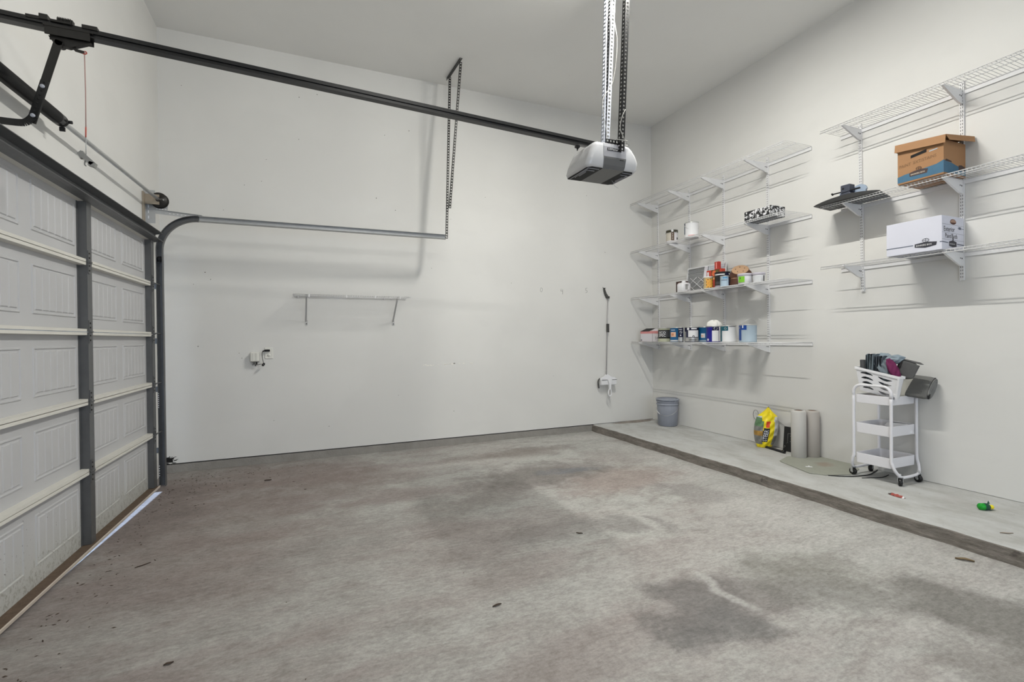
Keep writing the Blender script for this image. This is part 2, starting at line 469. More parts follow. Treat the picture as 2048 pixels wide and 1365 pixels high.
# hardened mortar smear in the back right corner
b = MB()
def lump(u, v):
    a = u * 2 * PI; r = v * (1 + .12 * math.sin(3 * a) + .1 * math.sin(7 * a + 1))
    return (5.72 + .30 * r * math.cos(a) * (1 if math.cos(a) > 0 else 1.3), -.075 + .055 * r * math.sin(a), HB + .020 * (1 - v ** 3) + .004 * math.sin(9 * a) * v * (1 - v))
b.grid(40, 8, lump, 0, wrap=True)
tag(b.build('mortar_smear', mat('rough_mortar', C(120, 113, 106), .95, var=.35, scale=18, bump=.8, bscale=35)), 'rough smear of grey brown mortar on the ledge in the back corner beside the bucket', 'mortar')

# nail holes and scuffs in the back wall
wbk = bpy.data.objects['wall_back']; WORG['wall_back'] = Vector((0, 0, 0))
b = MB(); rd = random.Random(8)
for (x, z) in ((.382, 2.025), (.43, 1.955), (.20, 3.9), (.28, 1.90), (1.55, .35), (3.0, .42), (4.4, .80), (5.6, 4.2), (4.95, 3.3)) + tuple((rd.uniform(.2, 5.8), rd.uniform(.2, 4.2)) for _ in range(26)):
    r_ = rd.uniform(.003, .0065); b.lathe([(0, .0030), (r_, .0032), (r_, .0042)], (x, 0, z), 7, ax=(0, 1, 0))
tag(b.build('nail_hole', mat('nail_hole_grey', C(120, 118, 112), .9), wbk), 'small nail holes and chips', kind='stuff')
b = MB()
for i in range(26):
    x = 2.62 + rd.uniform(0, .62); z = .995 + (x - 2.62) * .02 + rd.uniform(-.006, .006); b.box((x, .0025, z), (x + rd.uniform(.004, .03), .0045, z + rd.uniform(.003, .009)))
tag(b.build('paint_chip', mat('bright_chip', C(214, 212, 204), .8), wbk), 'row of pale paint chips', kind='stuff')

# pencilled numbers on the back wall
M_PENCIL = mat('pencil_line', C(118, 116, 112), .8)
for (nm, x, z, strokes) in (('0', 4.229, 1.962, [[(-.012, -.02), (-.016, .005), (-.004, .03), (.012, .02), (.016, -.005), (.004, -.03), (-.012, -.02)]]),
                            ('4', 4.542, 1.951, [[(-.012, .035), (-.016, .005), (.016, .0)], [(.014, .03), (.010, -.04)]]),
                            ('5', 4.932, 1.975, [[(.014, .035), (-.012, .03), (-.014, .004), (.012, -.004), (.014, -.022), (-.012, -.034)]])):
    b = MB()
    for s_ in strokes:
        b.tube([(x + p[0], .003, z + p[1]) for p in s_], .0018, 5)
    tag(b.build('pencil_number', M_PENCIL), 'pencilled number %s on the back wall' % {'0': 'zero', '4': 'four', '5': 'five'}[nm], 'pencil mark', 'pencilled numbers on the back wall')

# ------------------------------------------------------------------ garage door (local frame: +x into the room, -y towards the camera)
door = thing('door_1', (0.102, -.45, 0), 'white sectional garage door in the left wall with grey steel stiles', 'garage door', kind='structure', rz=R(-1.35))
LW, BAY0, BAYW, SH = 4.86, -.205, 1.232, .4415
ZB = .062                                        # underside of the lowest section
SY = [BAY0 - BAYW * i for i in range(5)]         # stile centre lines (local y)
SY[4] = -LW - .03
for si in range(5):
    z0 = ZB + SH * si; z1 = z0 + SH - .004
    if si == 0: z0 -= .022
    sec = MB()
    sec.box((-.052, -LW - .08, z0), (-.046, -.155, z1 + .0035))                 # skin
    for bi in range(4):
        ya, yb = SY[bi] - .045, SY[bi + 1] + .045
        for pi in range(2):
            L = (ya - yb) / 2
            p0 = ya - L * pi - (.035 if pi == 0 else .055); p1 = ya - L * (pi + 1) + (.055 if pi == 0 else .035)
            za, zb = z0 + (.085 if si else .10), z1 - .085
            # frame bead: four bevelled strips
            for (a0, a1, c0, c1) in ((p0, p1, za, za + .014), (p0, p1, zb - .014, zb), (p0, p0 - .012, za, zb), (p1 + .012, p1, za, zb)):
                sec.add([(-.046, a0, c0), (-.046, a1, c0), (-.046, a1, c1), (-.046, a0, c1),
                         (-.0405, a0 * .72 + a1 * .28 if abs(a0 - a1) < .02 else a0 - .008, c0 + (.004 if abs(c0 - c1) < .02 else .008)), (-.0405, a1 * .72 + a0 * .28 if abs(a0 - a1) < .02 else a1 + .008, c0 + (.004 if abs(c0 - c1) < .02 else .008)),
                         (-.0405, a1 * .72 + a0 * .28 if abs(a0 - a1) < .02 else a1 + .008, c1 - (.004 if abs(c0 - c1) < .02 else .008)), (-.0405, a0 * .72 + a1 * .28 if abs(a0 - a1) < .02 else a0 - .008, c1 - (.004 if abs(c0 - c1) < .02 else .008))],
                        [(4, 5, 6, 7), (0, 1, 5, 4), (1, 2, 6, 5), (2, 3, 7, 6), (3, 0, 4, 7)])
            # planks with v-grooves between them
            npl = 6; w = (p0 - p1 - .05) / npl
            for q in range(npl):
                a = p0 - .025 - w * q; c_ = a - w
                sec.add([(-.0462, a, za + .022), (-.0462, c_, za + .022), (-.0462, c_, zb - .022), (-.0462, a, zb - .022),
                         (-.0405, a - .007, za + .027), (-.0405, c_ + .007, za + .027), (-.0405, c_ + .007, zb - .027), (-.0405, a - .007, zb - .027)],
                        [(4, 5, 6, 7), (0, 1, 5, 4), (1, 2, 6, 5), (2, 3, 7, 6), (3, 0, 4, 7)])
    so = sec.build('door_section', M_SKIN, door, local=True)
    # folded top and bottom rails
    rl = MB()
    if si < 4: rl.prism([(-.046, z1 - .020), (-.006, z1 - .017), (-.006, z1), (-.046, z1)], lambda u, v, t: (u, t, v), -LW - .08, -.155)
    if si: rl.prism([(-.046, z0), (-.006, z0), (-.006, z0 + .017), (-.046, z0 + .020)], lambda u, v, t: (u, t, v), -LW - .08, -.155)
    if si == 4: rl.prism([(-.046, z1 - .06), (-.012, z1 - .056), (-.012, z1), (-.046, z1)], lambda u, v, t: (u, t, v), -LW - .08, -.155)
    tag(rl.build('section_rail', M_RAILP, so, local=True), 'pale folded edge rails')
    for i, y in enumerate(SY):
        st = MB(); hw = .033 if i not in (0, 4) else .030
        if i == 0:
            st.box((-.046, y - .03, z0 + .002), (.0, y - .0275, z1 - .002)); st.box((-.0025, y - .03, z0 + .002), (0, y + .045, z1 - .002)); st.box((-.046, y + .0425, z0 + .002), (0, y + .045, z1 - .002))
        else:
            st.box((-.0028, y - hw, z0 + .002), (0, y + hw, z1 - .002)); st.box((-.046, y + hw - .0025, z0 + .002), (-.002, y + hw, z1 - .002)); st.box((-.046, y - hw, z0 + .002), (-.002, y - hw + .0025, z1 - .002))
            st.box((-.046, y - hw - .018, z0 + .002), (-.043, y + hw + .018, z1 - .002))
        s_o = st.build('stile', M_GALV, so, local=True)
    if si < 4:
        for i, y in enumerate(SY[:4]):
            h = MB(); yy = y - .012 if i else y + .0
            h.box((0, yy - .016, z1 - .070), (.004, yy + .012, z1 + .002)); h.box((0, yy - .016, z1 + .010), (.004, yy + .012, z1 + .075))
            h.tube([(.007, yy - .018, z1 + .004), (.007, yy + .016, z1 + .004)], .008, 8)
            for dz in (-.05, -.02, .03, .058): h.lathe([(0, .0075), (.005, .0075), (.006, .004), (.006, .003)], (0, yy - .002, z1 + dz), 8, ax=(1, 0, 0), m=1)
            if i == 0:
                h.tube([(.012, yy, z1 + .010), (.016, yy + .15, z1 + .010)], .0055, 6)
            h.build('hinge', [M_GALV, M_OLIVE], so, local=True)
# bottom retainer with its dirty ledge, pale lip and black rubber
b = MB()
b.box((-.052, -LW - .08, .034), (.024, -.165, .040), 0)
b.add([], [])
r0 = b.build('bottom_retainer', M_RUST, door, local=True)
b = MB(); b.prism([(.018, .026), (.024, .026), (.027, .043), (.020, .044)], lambda u, v, t: (u, t, v), -LW - .08, -.165)
tag(b.build('retainer_lip', mat('dusty_aluminium', C(182, 172, 160), .5, .1, var=.12, scale=12), r0, local=True), 'pale lip of the bottom retainer')
b = MB()
def seal(u, v):
    y = -.165 - (LW + .08 - .165) * v
    gap = max(0.0, .026 * (1 - (-y - .165) / 2.5))
    a = u * 2 * PI
    zc = .018 + gap * .5; 
    return (-.024 + .034 * math.cos(a), y, min(.034, max(gap + .001, zc + (.018 - gap * .3) * math.sin(a))))
b.grid(14, 30, seal, 0, wrap=True)
tag(b.build('bottom_seal', M_BLACKM, door, local=True), 'black rubber seal along the bottom of the door')
b = MB()
zt = ZB + SH * 5 - .004
b.prism([(-.006, zt - .060), (.030, zt - .052), (.058, zt - .050), (.060, zt - .046), (.032, zt - .040), (.004, zt - .010), (.004, zt + .008), (.060, zt + .020), (.060, zt + .024), (-.006, zt + .014)], lambda u, v, t: (u, t, v), -LW - .08, -.115)
tag(b.build('top_strut', M_GALV, door, local=True), 'grey steel strut across the top of the door')

# ------------------------------------------------------------------ door track
TY = -.475
track = thing('door_track', (.105, TY, 0), 'curved grey steel door track rising beside the garage door and running along the back wall', 'door track')
def sweep(pts, prof):
    """prof: (n, y) pairs; n along the path normal pointing to the inside of the bend (in x-z), y sideways"""
    vs = []; n = len(prof)
    for i, (x, z) in enumerate(pts):
        a = pts[max(i - 1, 0)]; c = pts[min(i + 1, len(pts) - 1)]
        tx, tz = c[0] - a[0], c[1] - a[1]; l = math.hypot(tx, tz); tx /= l; tz /= l
        nx, nz = tz, -tx
        for (q, y) in prof: vs.append((x + nx * q, TY + y, z + nz * q))
    fs = [(i * n + k, i * n + k + 1, (i + 1) * n + k + 1, (i + 1) * n + k) for i in range(len(pts) - 1) for k in range(n - 1)]
    return vs, fs
# open C-channel; lips face the camera side
CP = [(.026, -.014), (.0215, -.022), (.0235, -.024), (.029, -.016), (.029, .018), (-.024, .018), (-.024, -.020), (-.020, -.024), (-.018, -.022), (-.0215, -.018), (-.0215, .0155), (.0265, .0155), (.026, -.014)]
vert = [(.108, 0.004 + 2.15 * i / 12) for i in range(13)]
cx_, cz_, rr_ = .418, 2.154, .31
bend = [(cx_ - rr_ * math.cos(t), cz_ + rr_ * math.sin(t)) for t in [PI / 2 * i / 16 for i in range(17)]]
horiz = [(.418 + (2.785 - .418) * i / 10, 2.464 + .006 * i / 10) for i in range(11)]
for nm, pts, ma in (('vertical_track', vert, M_GALV), ('curved_track', bend, M_GALV), ('horizontal_track', horiz, M_GALVL)):
    b = MB(); b.add(*sweep(pts, CP)); b.build(nm, ma, track)
b = MB(); b.box((.004, TY + .03, 2.40), (.075, TY + .033, 2.70)); b.box((.0, TY - .03, 2.05), (.004, TY + .033, 2.70)); b.box((.075, TY + .03, 2.50), (.17, TY + .033, 2.585))
for i in range(4):
    b.box((.080 + i * .022, TY + .0285, 2.530), (.094 + i * .022, TY + .0305, 2.538), 1); b.box((.020, TY + .0285, 2.44 + i * .05), (.028, TY + .0305, 2.465 + i * .05), 1)
b.build('flag_bracket', [M_GALVL, M_WIREW], track)
b = MB(); b.bar((.03, TY + .034, 2.512), (.44, TY + .034, 2.486), .003, .038, m=0); b.bar((.03, TY + .030, 2.530), (.44, TY + .030, 2.504), .022, .003, m=0)
for i in range(12):
    x = .06 + i * .03; b.box((x, TY + .0312, 2.508 - x * .06), (x + .012, TY + .0322, 2.514 - x * .06), 1)
b.build('support_angle', [M_GALVL, M_WIREW], track)
b = MB()
for z in (.30, .86, 1.30, 1.80):
    b = MB(); b.box((.0, TY + .02, z), (.108, TY + .024, z + .05)); b.box((.0, TY - .02, z), (.004, TY + .024, z + .05)); b.build('jamb_bracket', M_GALV, track)
b = MB()
for zs in ([.72 + .018 * i for i in range(8)], [.10 + .022 * i for i in range(5)]):
    b = MB()
    for z in zs: b.box((.088, TY - .0255, z), (.094, TY - .0235, z + .006))
    tag(b.build('track_slot', M_WIREW, track), 'row of bright slots', kind='stuff')
b = MB(); b.tube(arc((.11, TY - .005, 2.07), (1, 0, 0), (0, 0, 1), .02, 0, 2 * PI, 10)[:-1], .006, 6, closed=True)
b.lathe([(0, -.008), (.022, -.008), (.022, .008), (0, .008)], (.11, TY - .004, 2.07), 14, ax=(0, 1, 0))
b.box((.095, TY - .03, 2.035), (.125, TY - .026, 2.045)); b.build('roller', M_BLACKM, track)

# perforated angle hanger of the track
def angle_iron(p, q, w, side, up, mats, name, parent, pitch=.032, hole=.007, th=.003, m2=1):
    """L-section with round holes drawn as dark/bright discs set into both flanges"""
    p, q = Vector(p), Vector(q); d = (q - p).normalized(); s1 = Vector(side); s1 = (s1 - d * s1.dot(d)).normalized(); s2 = Vector(up); s2 = (s2 - d * s2.dot(d) - s1 * s2.dot(s1)).normalized()
    L = (q - p).length; n = max(1, int(L / pitch)); b = MB()
    for (a, o) in ((s1, s2), (s2, s1)):
        # plate with square holes: two edge strips and the bridges between the holes
        e = (w - 2 * hole) / 2
        b.obox((p + q) / 2 + a * (e / 2), d * L / 2, a * e / 2, o * th / 2)
        b.obox((p + q) / 2 + a * (w - e / 2), d * L / 2, a * e / 2, o * th / 2)
        gap = L / n
        for i in range(n + 1):
            c0 = max(0, i * gap - (gap - 2 * hole) / 2); c1 = min(L, i * gap + (gap - 2 * hole) / 2)
            if c1 > c0: b.obox(p + d * ((c0 + c1) / 2) + a * (w / 2), d * ((c1 - c0) / 2), a * hole * 1.02, o * th / 2)
    return b.build(name, mats, parent)
hang = thing('track_hanger', (2.9, -.47, 2.45), 'V-shaped black perforated angle hanging the door track from the ceiling', 'track hanger')
angle_iron((2.905, -.165, H - .002), (2.93, -.625, H - .002), .032, (1, 0, 0), (0, 0, -1), M_BLACK, 'ceiling_angle', hang)
angle_iron((2.905, -.26, H - .03), (2.788, -.462, 2.455), .028, (1, 0, 0), (0, -1, 0), M_OLIVE, 'hanging_leg', hang)
angle_iron((2.935, -.60, H - .03), (2.825, -.475, 2.80), .028, (1, 0, 0), (0, -1, 0), M_OLIVE, 'diagonal_leg', hang)
b = MB(); b.tube([(2.79, -.49, 2.472), (2.79, -.45, 2.472)], .007, 6); b.build('bolt', M_GALVL, hang)

# ------------------------------------------------------------------ torsion spring assembly above the door
tors = thing('torsion_spring', (.10, -.5, 2.6), 'black torsion spring on a long steel shaft above the garage door', 'torsion spring')
A0, A1 = Vector((.112, -.515, 2.607)), Vector((.050, -4.6, 2.50))
def sh_at(y): t = (y - A0.y) / (A1.y - A0.y); return A0 + (A1 - A0) * t
b = MB(); b.tube([sh_at(-.40), sh_at(-4.6)], .0135, 12); b.build('shaft', M_GALVL, tors)
b = MB()
S0, S1 = sh_at(-2.30), sh_at(-3.9); d_ = (S1 - S0).normalized(); L_ = (S1 - S0).length
prof = [(.0, 0), (.030, 0), (.034, .012), (.034, .05)]
for i in range(int((L_ - .1) / .0075)):
    h = .05 + i * .0075; prof += [(.0345, h + .002), (.0318, h + .0065)]
prof += [(.034, L_ - .05), (.03, L_), (0, L_)]
b.lathe(prof, S0, 18, ax=d_); b.build('spring', M_BLACK, tors)
b = MB(); b.lathe([(.0, -.03), (.024, -.03), (.030, -.022), (.034, 0), (.0, 0)], S0, 16, ax=d_)
b.box(S0 + Vector((-.012, .018, -.052)), S0 + Vector((.012, .030, -.03))); b.lathe([(0, 0), (.009, 0), (.009, .02), (0, .02)], S0 + Vector((.028, .015, 0)), 6, ax=(1, 0, 0)); b.build('winding_cone', M_BLACKM, tors)
b = MB(); dc = Vector((.112, -.475, 2.607))
b.lathe([(.0, -.035), (.020, -.035), (.022, -.022), (.062, -.020), (.068, -.012), (.058, -.008), (.056, .018), (.070, .022), (.070, .030), (.0, .030)], dc, 26, ax=(0, 1, 0))
for a in range(3): b.lathe([(0, -.026), (.006, -.026), (.006, -.018)], dc + Vector((.036 * math.cos(a * 2.1), 0, .036 * math.sin(a * 2.1))), 8, ax=(0, 1, 0), m=1)
b.build('cable_drum', [M_OLIVE, M_GALVL], tors)
b = MB(); b.box((.002, -.545, 2.33), (.014, -.50, 2.66)); b.box((.002, -.505, 2.56), (.12, -.500, 2.65)); b.build('bearing_plate', mat('tarnished_steel', C(140, 130, 116), .5, .3, var=.2, scale=12), tors)

# ------------------------------------------------------------------ garage door opener with rail, trolley and arm
RY = -2.75
opn = thing('garage_door_opener', (3.38, RY, 2.52), 'white and grey overhead garage door opener with a long black rail to the door', 'door opener')
def ry(x): return 2.852 - (x - .036) * (2.852 - 2.7315) / (3.22 - .036)
b = MB()
RL = [(0.012, ry(.012)), (3.30, ry(3.30))]
def rail_sec(dz0, dz1, w): 
    b.add([(x, RY + y, z + dz) for (x, z) in RL for (y, dz) in ((-w, dz0), (w, dz0), (w, dz1), (-w, dz1))], [(0, 1, 2, 3), (7, 6, 5, 4), (0, 4, 5, 1), (1, 5, 6, 2), (2, 6, 7, 3), (3, 7, 4, 0)])
rail_sec(.004, .024, .008); rail_sec(-.002, .006, .020); rail_sec(-.019, -.002, .012); rail_sec(-.024, -.018, .022)
b.build('rail', M_BLACK, opn)
b = MB(); zr = ry(.28)
b.box((.205, RY - .028, zr - .050), (.375, RY - .022, zr - .004)); b.box((.205, RY + .022, zr - .050), (.375, RY + .028, zr - .004)); b.box((.2, RY - .03, zr - .012), (.385, RY + .03, zr - .004))
b.prism([(.212, zr - .05), (.235, zr - .085), (.29, zr - .092), (.375, zr - .05)], lambda u, v, t: (u, t, v), RY - .012, RY + .012)
b.prism([(.285, zr - .06), (.308, zr - .098), (.345, zr - .104), (.345, zr - .092), (.318, zr - .088), (.300, zr - .05)], lambda u, v, t: (u, t, v), RY - .005, RY + .005)
b.lathe([(0, -.022), (.016, -.022), (.016, .022), (0, .022)], (.255, RY, zr - .078), 12, ax=(0, 1, 0))
tr_o = b.build('trolley', M_OLIVE, opn)
b = MB(); b.box((.13, RY - .012, zr + .020), (.205, RY + .012, zr + .035)); b.box((.18, RY - .016, zr + .022), (.212, RY + .016, zr + .047)); b.build('rail_splice', M_OLIVE, opn)
b = MB(); b.box((.222, RY - .02, zr + .018), (.30, RY + .02, zr + .028))
b.build('trolley_latch', M_OLIVE, tr_o)
b = MB(); b.box((.34, RY - .014, zr + .016), (.40, RY + .014, zr + .034)); b.build('rail_splice', M_OLIVE, opn)
b = MB(); b.box((.245, RY - .012, zr + .022), (.305, RY + .012, zr + .044))
for i in range(9): b.tube([(.25 + i * .006, RY - .015, zr + .022), (.25 + i * .006, RY - .015, zr + .046)], .002, 5)
b.build('trolley_latch', M_OLIVE, tr_o)
# arm: straight bar from the trolley, bolted to a bent one that reaches the door
b = MB(); P0, P1 = Vector((.255, RY - .02, zr - .070)), Vector((.150, RY - .02, 2.36)); 
b.bar(P0, P1, .004, .034, up=(1, 0, .2))
a_ = b.build('door_arm', M_OLIVE, opn)
b = MB()
dd = (P1 - P0).normalized()
ctr = [P0 + dd * (.50 * (P1 - P0).length), P0 + dd * .93 * (P1 - P0).length]
path = [ctr[0], ctr[1], ctr[1] + Vector((-.020, 0, -.025)), ctr[1] + Vector((-.05, 0, -.036)), Vector((-.0, RY - .02, 2.352))]
path = smooth_path(path[1:], 5); path = [ctr[0]] + path
for i in range(len(path) - 1):
    b.bar(path[i] + Vector((0, -.004, 0)), path[i + 1] + Vector((0, -.004, 0)), .005, .032, up=(1, 0, .3) if i == 0 else (0, 1, 0) if False else (path[i + 1] - path[i]).cross(Vector((0, 1, 0))))
b.build('bent_arm', M_BLACK, a_)
b = MB()
for i in range(9):
    c = P0 + dd * ((.52 + .05 * i) * (P1 - P0).length) + Vector((0, -.0085, 0)); big = i in (1, 8)
    b.lathe([(0, -.006 if big else -.0006), (.009 if big else .0045, -.005 if big else -.0006), (.009 if big else .0045, .001)], c, 10, ax=(0, 1, 0), m=0 if big else 1)
b.build('arm_bolt', [M_ZINC, M_HOLE], a_)
# motor head
OX0, OX1, OY0, OY1 = 3.17, 3.53, -2.915, -2.585
M_LENS = mat('white_lens_plastic', (.56, .56, .57, 1), .2, var=.01, spec=.5, coat=.4)
M_OGREY = mat('opener_grey_panel', C(140, 140, 144), .4, var=.03)
M_ODARK = mat('opener_dark_grey', C(84, 84, 84), .5, var=.05)
b = MB()
def ring(z, x0, x1, y0, y1, r, n=5):
    out = []
    for (cx, cy, a) in ((x1 - r, y1 - r, 0), (x0 + r, y1 - r, 90), (x0 + r, y0 + r, 180), (x1 - r, y0 + r, 270)):
        for i in range(n + 1): t = R(a + 90 * i / n); out.append((cx + r * math.cos(t), cy + r * math.sin(t), z))
    return out
lv = [(2.512, 3.135, 3.545, -2.895, -2.595, .03), (2.530, 3.128, 3.560, -2.905, -2.590, .035), (2.575, 3.140, 3.566, -2.915, -2.587, .04), (2.62, 3.160, 3.548, -2.915, -2.587, .04), (2.66, 3.180, 3.52, -2.912, -2.588, .04), (2.682, 3.190, 3.495, -2.905, -2.592, .03), (2.690, 3.205, 3.48, -2.893, -2.602, .02)]
rings = [ring(*l) for l in lv]; n_ = len(rings[0]); vs = [p for r_ in rings for p in r_]
fs = [(i * n_ + k, i * n_ + (k + 1) % n_, (i + 1) * n_ + (k + 1) % n_, (i + 1) * n_ + k) for i in range(len(rings) - 1) for k in range(n_)]
b.add(vs, fs + [tuple(range(n_))[::-1], tuple(range((len(rings) - 1) * n_, len(rings) * n_))], 0, True)
head = b.build('motor_housing', M_LENS, opn)
# grey centre band: follows the near face, then bends under
def band(x0a, x1a, x0b, x1b, pr):
    bb = MB(); k = len(pr); vs = []
    for i, (y, z) in enumerate(pr):
        t = i / (k - 1); vs += [(x0a + (x0b - x0a) * t, y, z), (x1a + (x1b - x1a) * t, y, z)]
    bb.add(vs, [(2 * i, 2 * i + 1, 2 * i + 3, 2 * i + 2) for i in range(k - 1)]); return bb
nearp = [(-2.895, 2.6915), (-2.9075, 2.683), (-2.9145, 2.66), (-2.9175, 2.62), (-2.9175, 2.588)]
band(3.262, 3.443, 3.258, 3.446, nearp).build('front_panel', M_OGREY, head)
lowp = [(-2.9178, 2.588), (-2.9175, 2.575), (-2.9085, 2.533), (-2.8975, 2.5105)]
band(3.258, 3.446, 3.262, 3.440, lowp).build('lower_panel', M_ODARK, head)
b = MB(); b.box((3.262, -2.895, 2.508), (3.440, -2.60, 2.5115)); b.build('bottom_panel', mat('opener_bottom_grey', C(100, 100, 99), .5, var=.04), head)
for (x0, x1, sgn) in ((3.148, 3.262, 1), (3.440, 3.538, -1)):
    b = MB(); b.prism([(x0 + (.03 if sgn > 0 else 0), -2.892), (x1 - (0 if sgn > 0 else .02), -2.892), (x1, -2.86 if sgn < 0 else -2.892), (x1, -2.63 if sgn < 0 else -2.60), (x1 - (.03 if sgn < 0 else 0), -2.60), (x0, -2.60), (x0, -2.86 if sgn > 0 else -2.892)], lambda u, v, t: (u, v, t), 2.5075, 2.5120)
    lo = b.build('lamp_vent', M_BLACKM, head)
    b = MB()
    cx = (x0 + x1) / 2
    for k_ in range(3):
        h_ = .016 + .014 * k_; g_ = .045 + .04 * k_
        pts = [(cx - h_ * sgn * -1, -2.745 - g_, 2.5065), (cx + h_ * sgn * -1, -2.745 - g_, 2.5065), (cx + h_ * sgn * -1, -2.745 + g_, 2.5065), (cx - h_ * sgn * -1, -2.745 + g_, 2.5065)]
        b.tube(pts[:3] if k_ else pts[1:3], .0028, 5)
    b.build('vent_slat', mat('vent_slat_grey', C(150, 150, 156), .35, .2), lo)
b = MB(); b.box((3.288, -2.9195, 2.632), (3.405, -2.9165, 2.650), 0)
b.text('LiftMaster', .0175, lambda u, v: (3.291 + u * 1.18, -2.9200, 2.6355 + v), 1)
b.text('1', .012, lambda u, v: (3.275 + u, -2.9185, 2.575 + v), 2); b.box((3.392, -2.9185, 2.572), (3.425, -2.9178, 2.577), 2)
b.build('name_plate', [M_BLACKM, mat('plate_lettering', C(215, 215, 215), .5), M_HOLE], head)
b = MB(); b.tube(smooth_path([(3.47, -2.70, 2.512), (3.49, -2.70, 2.49), (3.50, -2.70, 2.47), (3.535, -2.70, 2.455)], 4), .0012, 5)
b.build('antenna_wire', M_GALVL, head)
b = MB(); b.box((3.13, RY - .012, 2.688), (3.16, RY + .012, 2.703)); b.prism([(3.135, 2.70), (3.145, 2.665), (3.16, 2.70)], lambda u, v, t: (u, t, v), RY - .004, RY + .004); b.build('rail_stop', M_BLACK, opn)

# perforated angles that hang the opener from the ceiling
oh = thing('opener_hanger', (3.45, -2.75, 2.68), 'perforated steel angles hanging the white opener from the ceiling', 'opener hanger')
tag(angle_iron((3.445, -2.60, 2.665), (3.505, -2.60, H), .034, (1, 0, 0), (0, -1, 0), M_ZINC, 'zinc_angle', oh, pitch=.030, hole=.0085), 'bright zinc angle')
tag(angle_iron((3.485, -2.595, 2.665), (3.605, -2.575, H), .034, (1, 0, 0), (0, 1, 0), M_ZINC, 'zinc_angle', oh, pitch=.030, hole=.0085), 'bright zinc angle')
angle_iron((3.475, -2.585, 2.665), (3.585, -2.56, H), .026, (-.4, 0, 0), (0, -1, 0), M_BLACK, 'dark_angle', oh, pitch=.028)
tag(angle_iron((3.383, -2.935, 2.635), (3.481, -2.935, H), .034, (1, 0, 0), (0, 1, 0), M_BLACK, 'dark_angle', oh, pitch=.028), 'black angle nearest the camera')
angle_iron((3.29, -2.90, 2.694), (3.42, -2.90, 2.694), .026, (0, 0, 1), (0, 1, 0), M_BLACK, 'cross_angle', oh, pitch=.026)
wire = thing('bell_wire', (3.4, -2.94, 2.7), 'thin white bell wire looped around the dark angle above the opener', 'wire')
b = MB(); b.tube(smooth_path(arc((3.405, -2.925, 2.715), (1, 0, 0), (0, .8, .35), .042, 0, 4 * PI, 26), 2), .003, 6); b.build('wire_coil', M_BELL, wire)
b = MB(); b.tube(smooth_path([(3.405, -2.955, 2.71), (3.37, -2.955, 2.78), (3.385, -2.955, 2.86), (3.415, -2.955, 2.92)], 5), .003, 6)
b.tube(smooth_path([(3.44, -2.93, 2.70), (3.47, -2.92, 2.69), (3.43, -2.91, 2.688)], 5), .003, 6); b.build('wire_run', M_BELL, wire)
b = MB(); b.tube(smooth_path([(3.55, -2.63, 4.40), (3.52, -2.635, 4.10), (3.54, -2.64, 3.85), (3.57, -2.65, 3.60), (3.535, -2.64, 3.30), (3.44, -2.65, 3.15), (3.43, -2.66, 3.02), (3.47, -2.64, 2.92), (3.485, -2.63, 2.75), (3.48, -2.64, 2.69)], 6), .0028, 6)
b.tube(smooth_path([(3.525, -2.64, 4.0), (3.545, -2.65, 3.75), (3.575, -2.65, 3.62)], 5), .0028, 6)
tag(b.build('bell_wire', M_BELL), 'white wire winding down the bright zinc angles to the opener', 'wire')

# emergency release cord
rc = thing('release_cord', (.345, RY, 2.2), 'thin red and white release cord with a grey T handle hanging from the trolley', 'release cord')
b = MB(); b.tube([(.345, RY, 2.752), (.347, RY, 2.55), (.346, RY, 2.38)], .0026, 6, m=0); b.tube([(.346, RY, 2.38), (.345, RY, 2.33)], .0034, 6, m=1); b.tube([(.345, RY, 2.33), (.345, RY, 2.245)], .0022, 6, m=2)
b.tube(arc((.346, RY, 2.745), (1, 0, 0), (0, .3, 1), .008, 0, 5 * PI, 18), .0026, 5, m=1)
b.build('cord', [mat('faded_cord', C(160, 132, 126), .8), mat('red_cord', C(170, 88, 78), .8), M_GALVL], rc)
b = MB(); b.obox((.347, RY, 2.226), (.026, 0, -.026), (0, .013, 0), (.008, 0, .008)); b.obox((.330, RY, 2.240), (.010, 0, .005), (0, .011, 0), (.004, 0, -.014)); b.obox((.370, RY, 2.198), (.013, 0, -.004), (0, .013, 0), (.003, 0, .010))
b.tube(smooth_path([(.346, RY, 2.225), (.340, RY, 2.208), (.339, RY, 2.195), (.345, RY, 2.188)], 4), .0028, 5); b.build('handle', mat('grey_handle_plastic', C(128, 128, 124), .5), rc)

# ------------------------------------------------------------------ wall shelving
def standard(y0, z0, z1, lean, label, group):
    """slotted upright: shallow U channel with two columns of slots; lean shifts the foot along the wall"""
    o = thing('shelf_standard', (W - .008, y0, z0), label, 'shelf standard', group)
    b = MB(); hw = .0140
    def fn(u, v, t): return (u, y0 + lean * (z1 - t) / (z1 - z0) + v, t)
    b.prism([(W - .001, -hw), (W - .016, -hw), (W - .016, hw), (W - .001, hw), (W - .001, hw - .003), (W - .013, hw - .003), (W - .013, -hw + .003), (W - .001, -hw + .003)], fn, z0, z1)
    b.build('channel', M_WIREW, o)
    b = MB(); z = z0 + .02
    while z < z1 - .03:
        yy = y0 + lean * (z1 - z) / (z1 - z0)
        for s_ in (-.0060, .0060): b.box((W - .0166, yy + s_ - .0017, z), (W - .0150, yy + s_ + .0017, z + .0145))
        z += .0254
    tag(b.build('slot_column', M_SLOT, o), 'two columns of dark slots', kind='stuff')
    return o
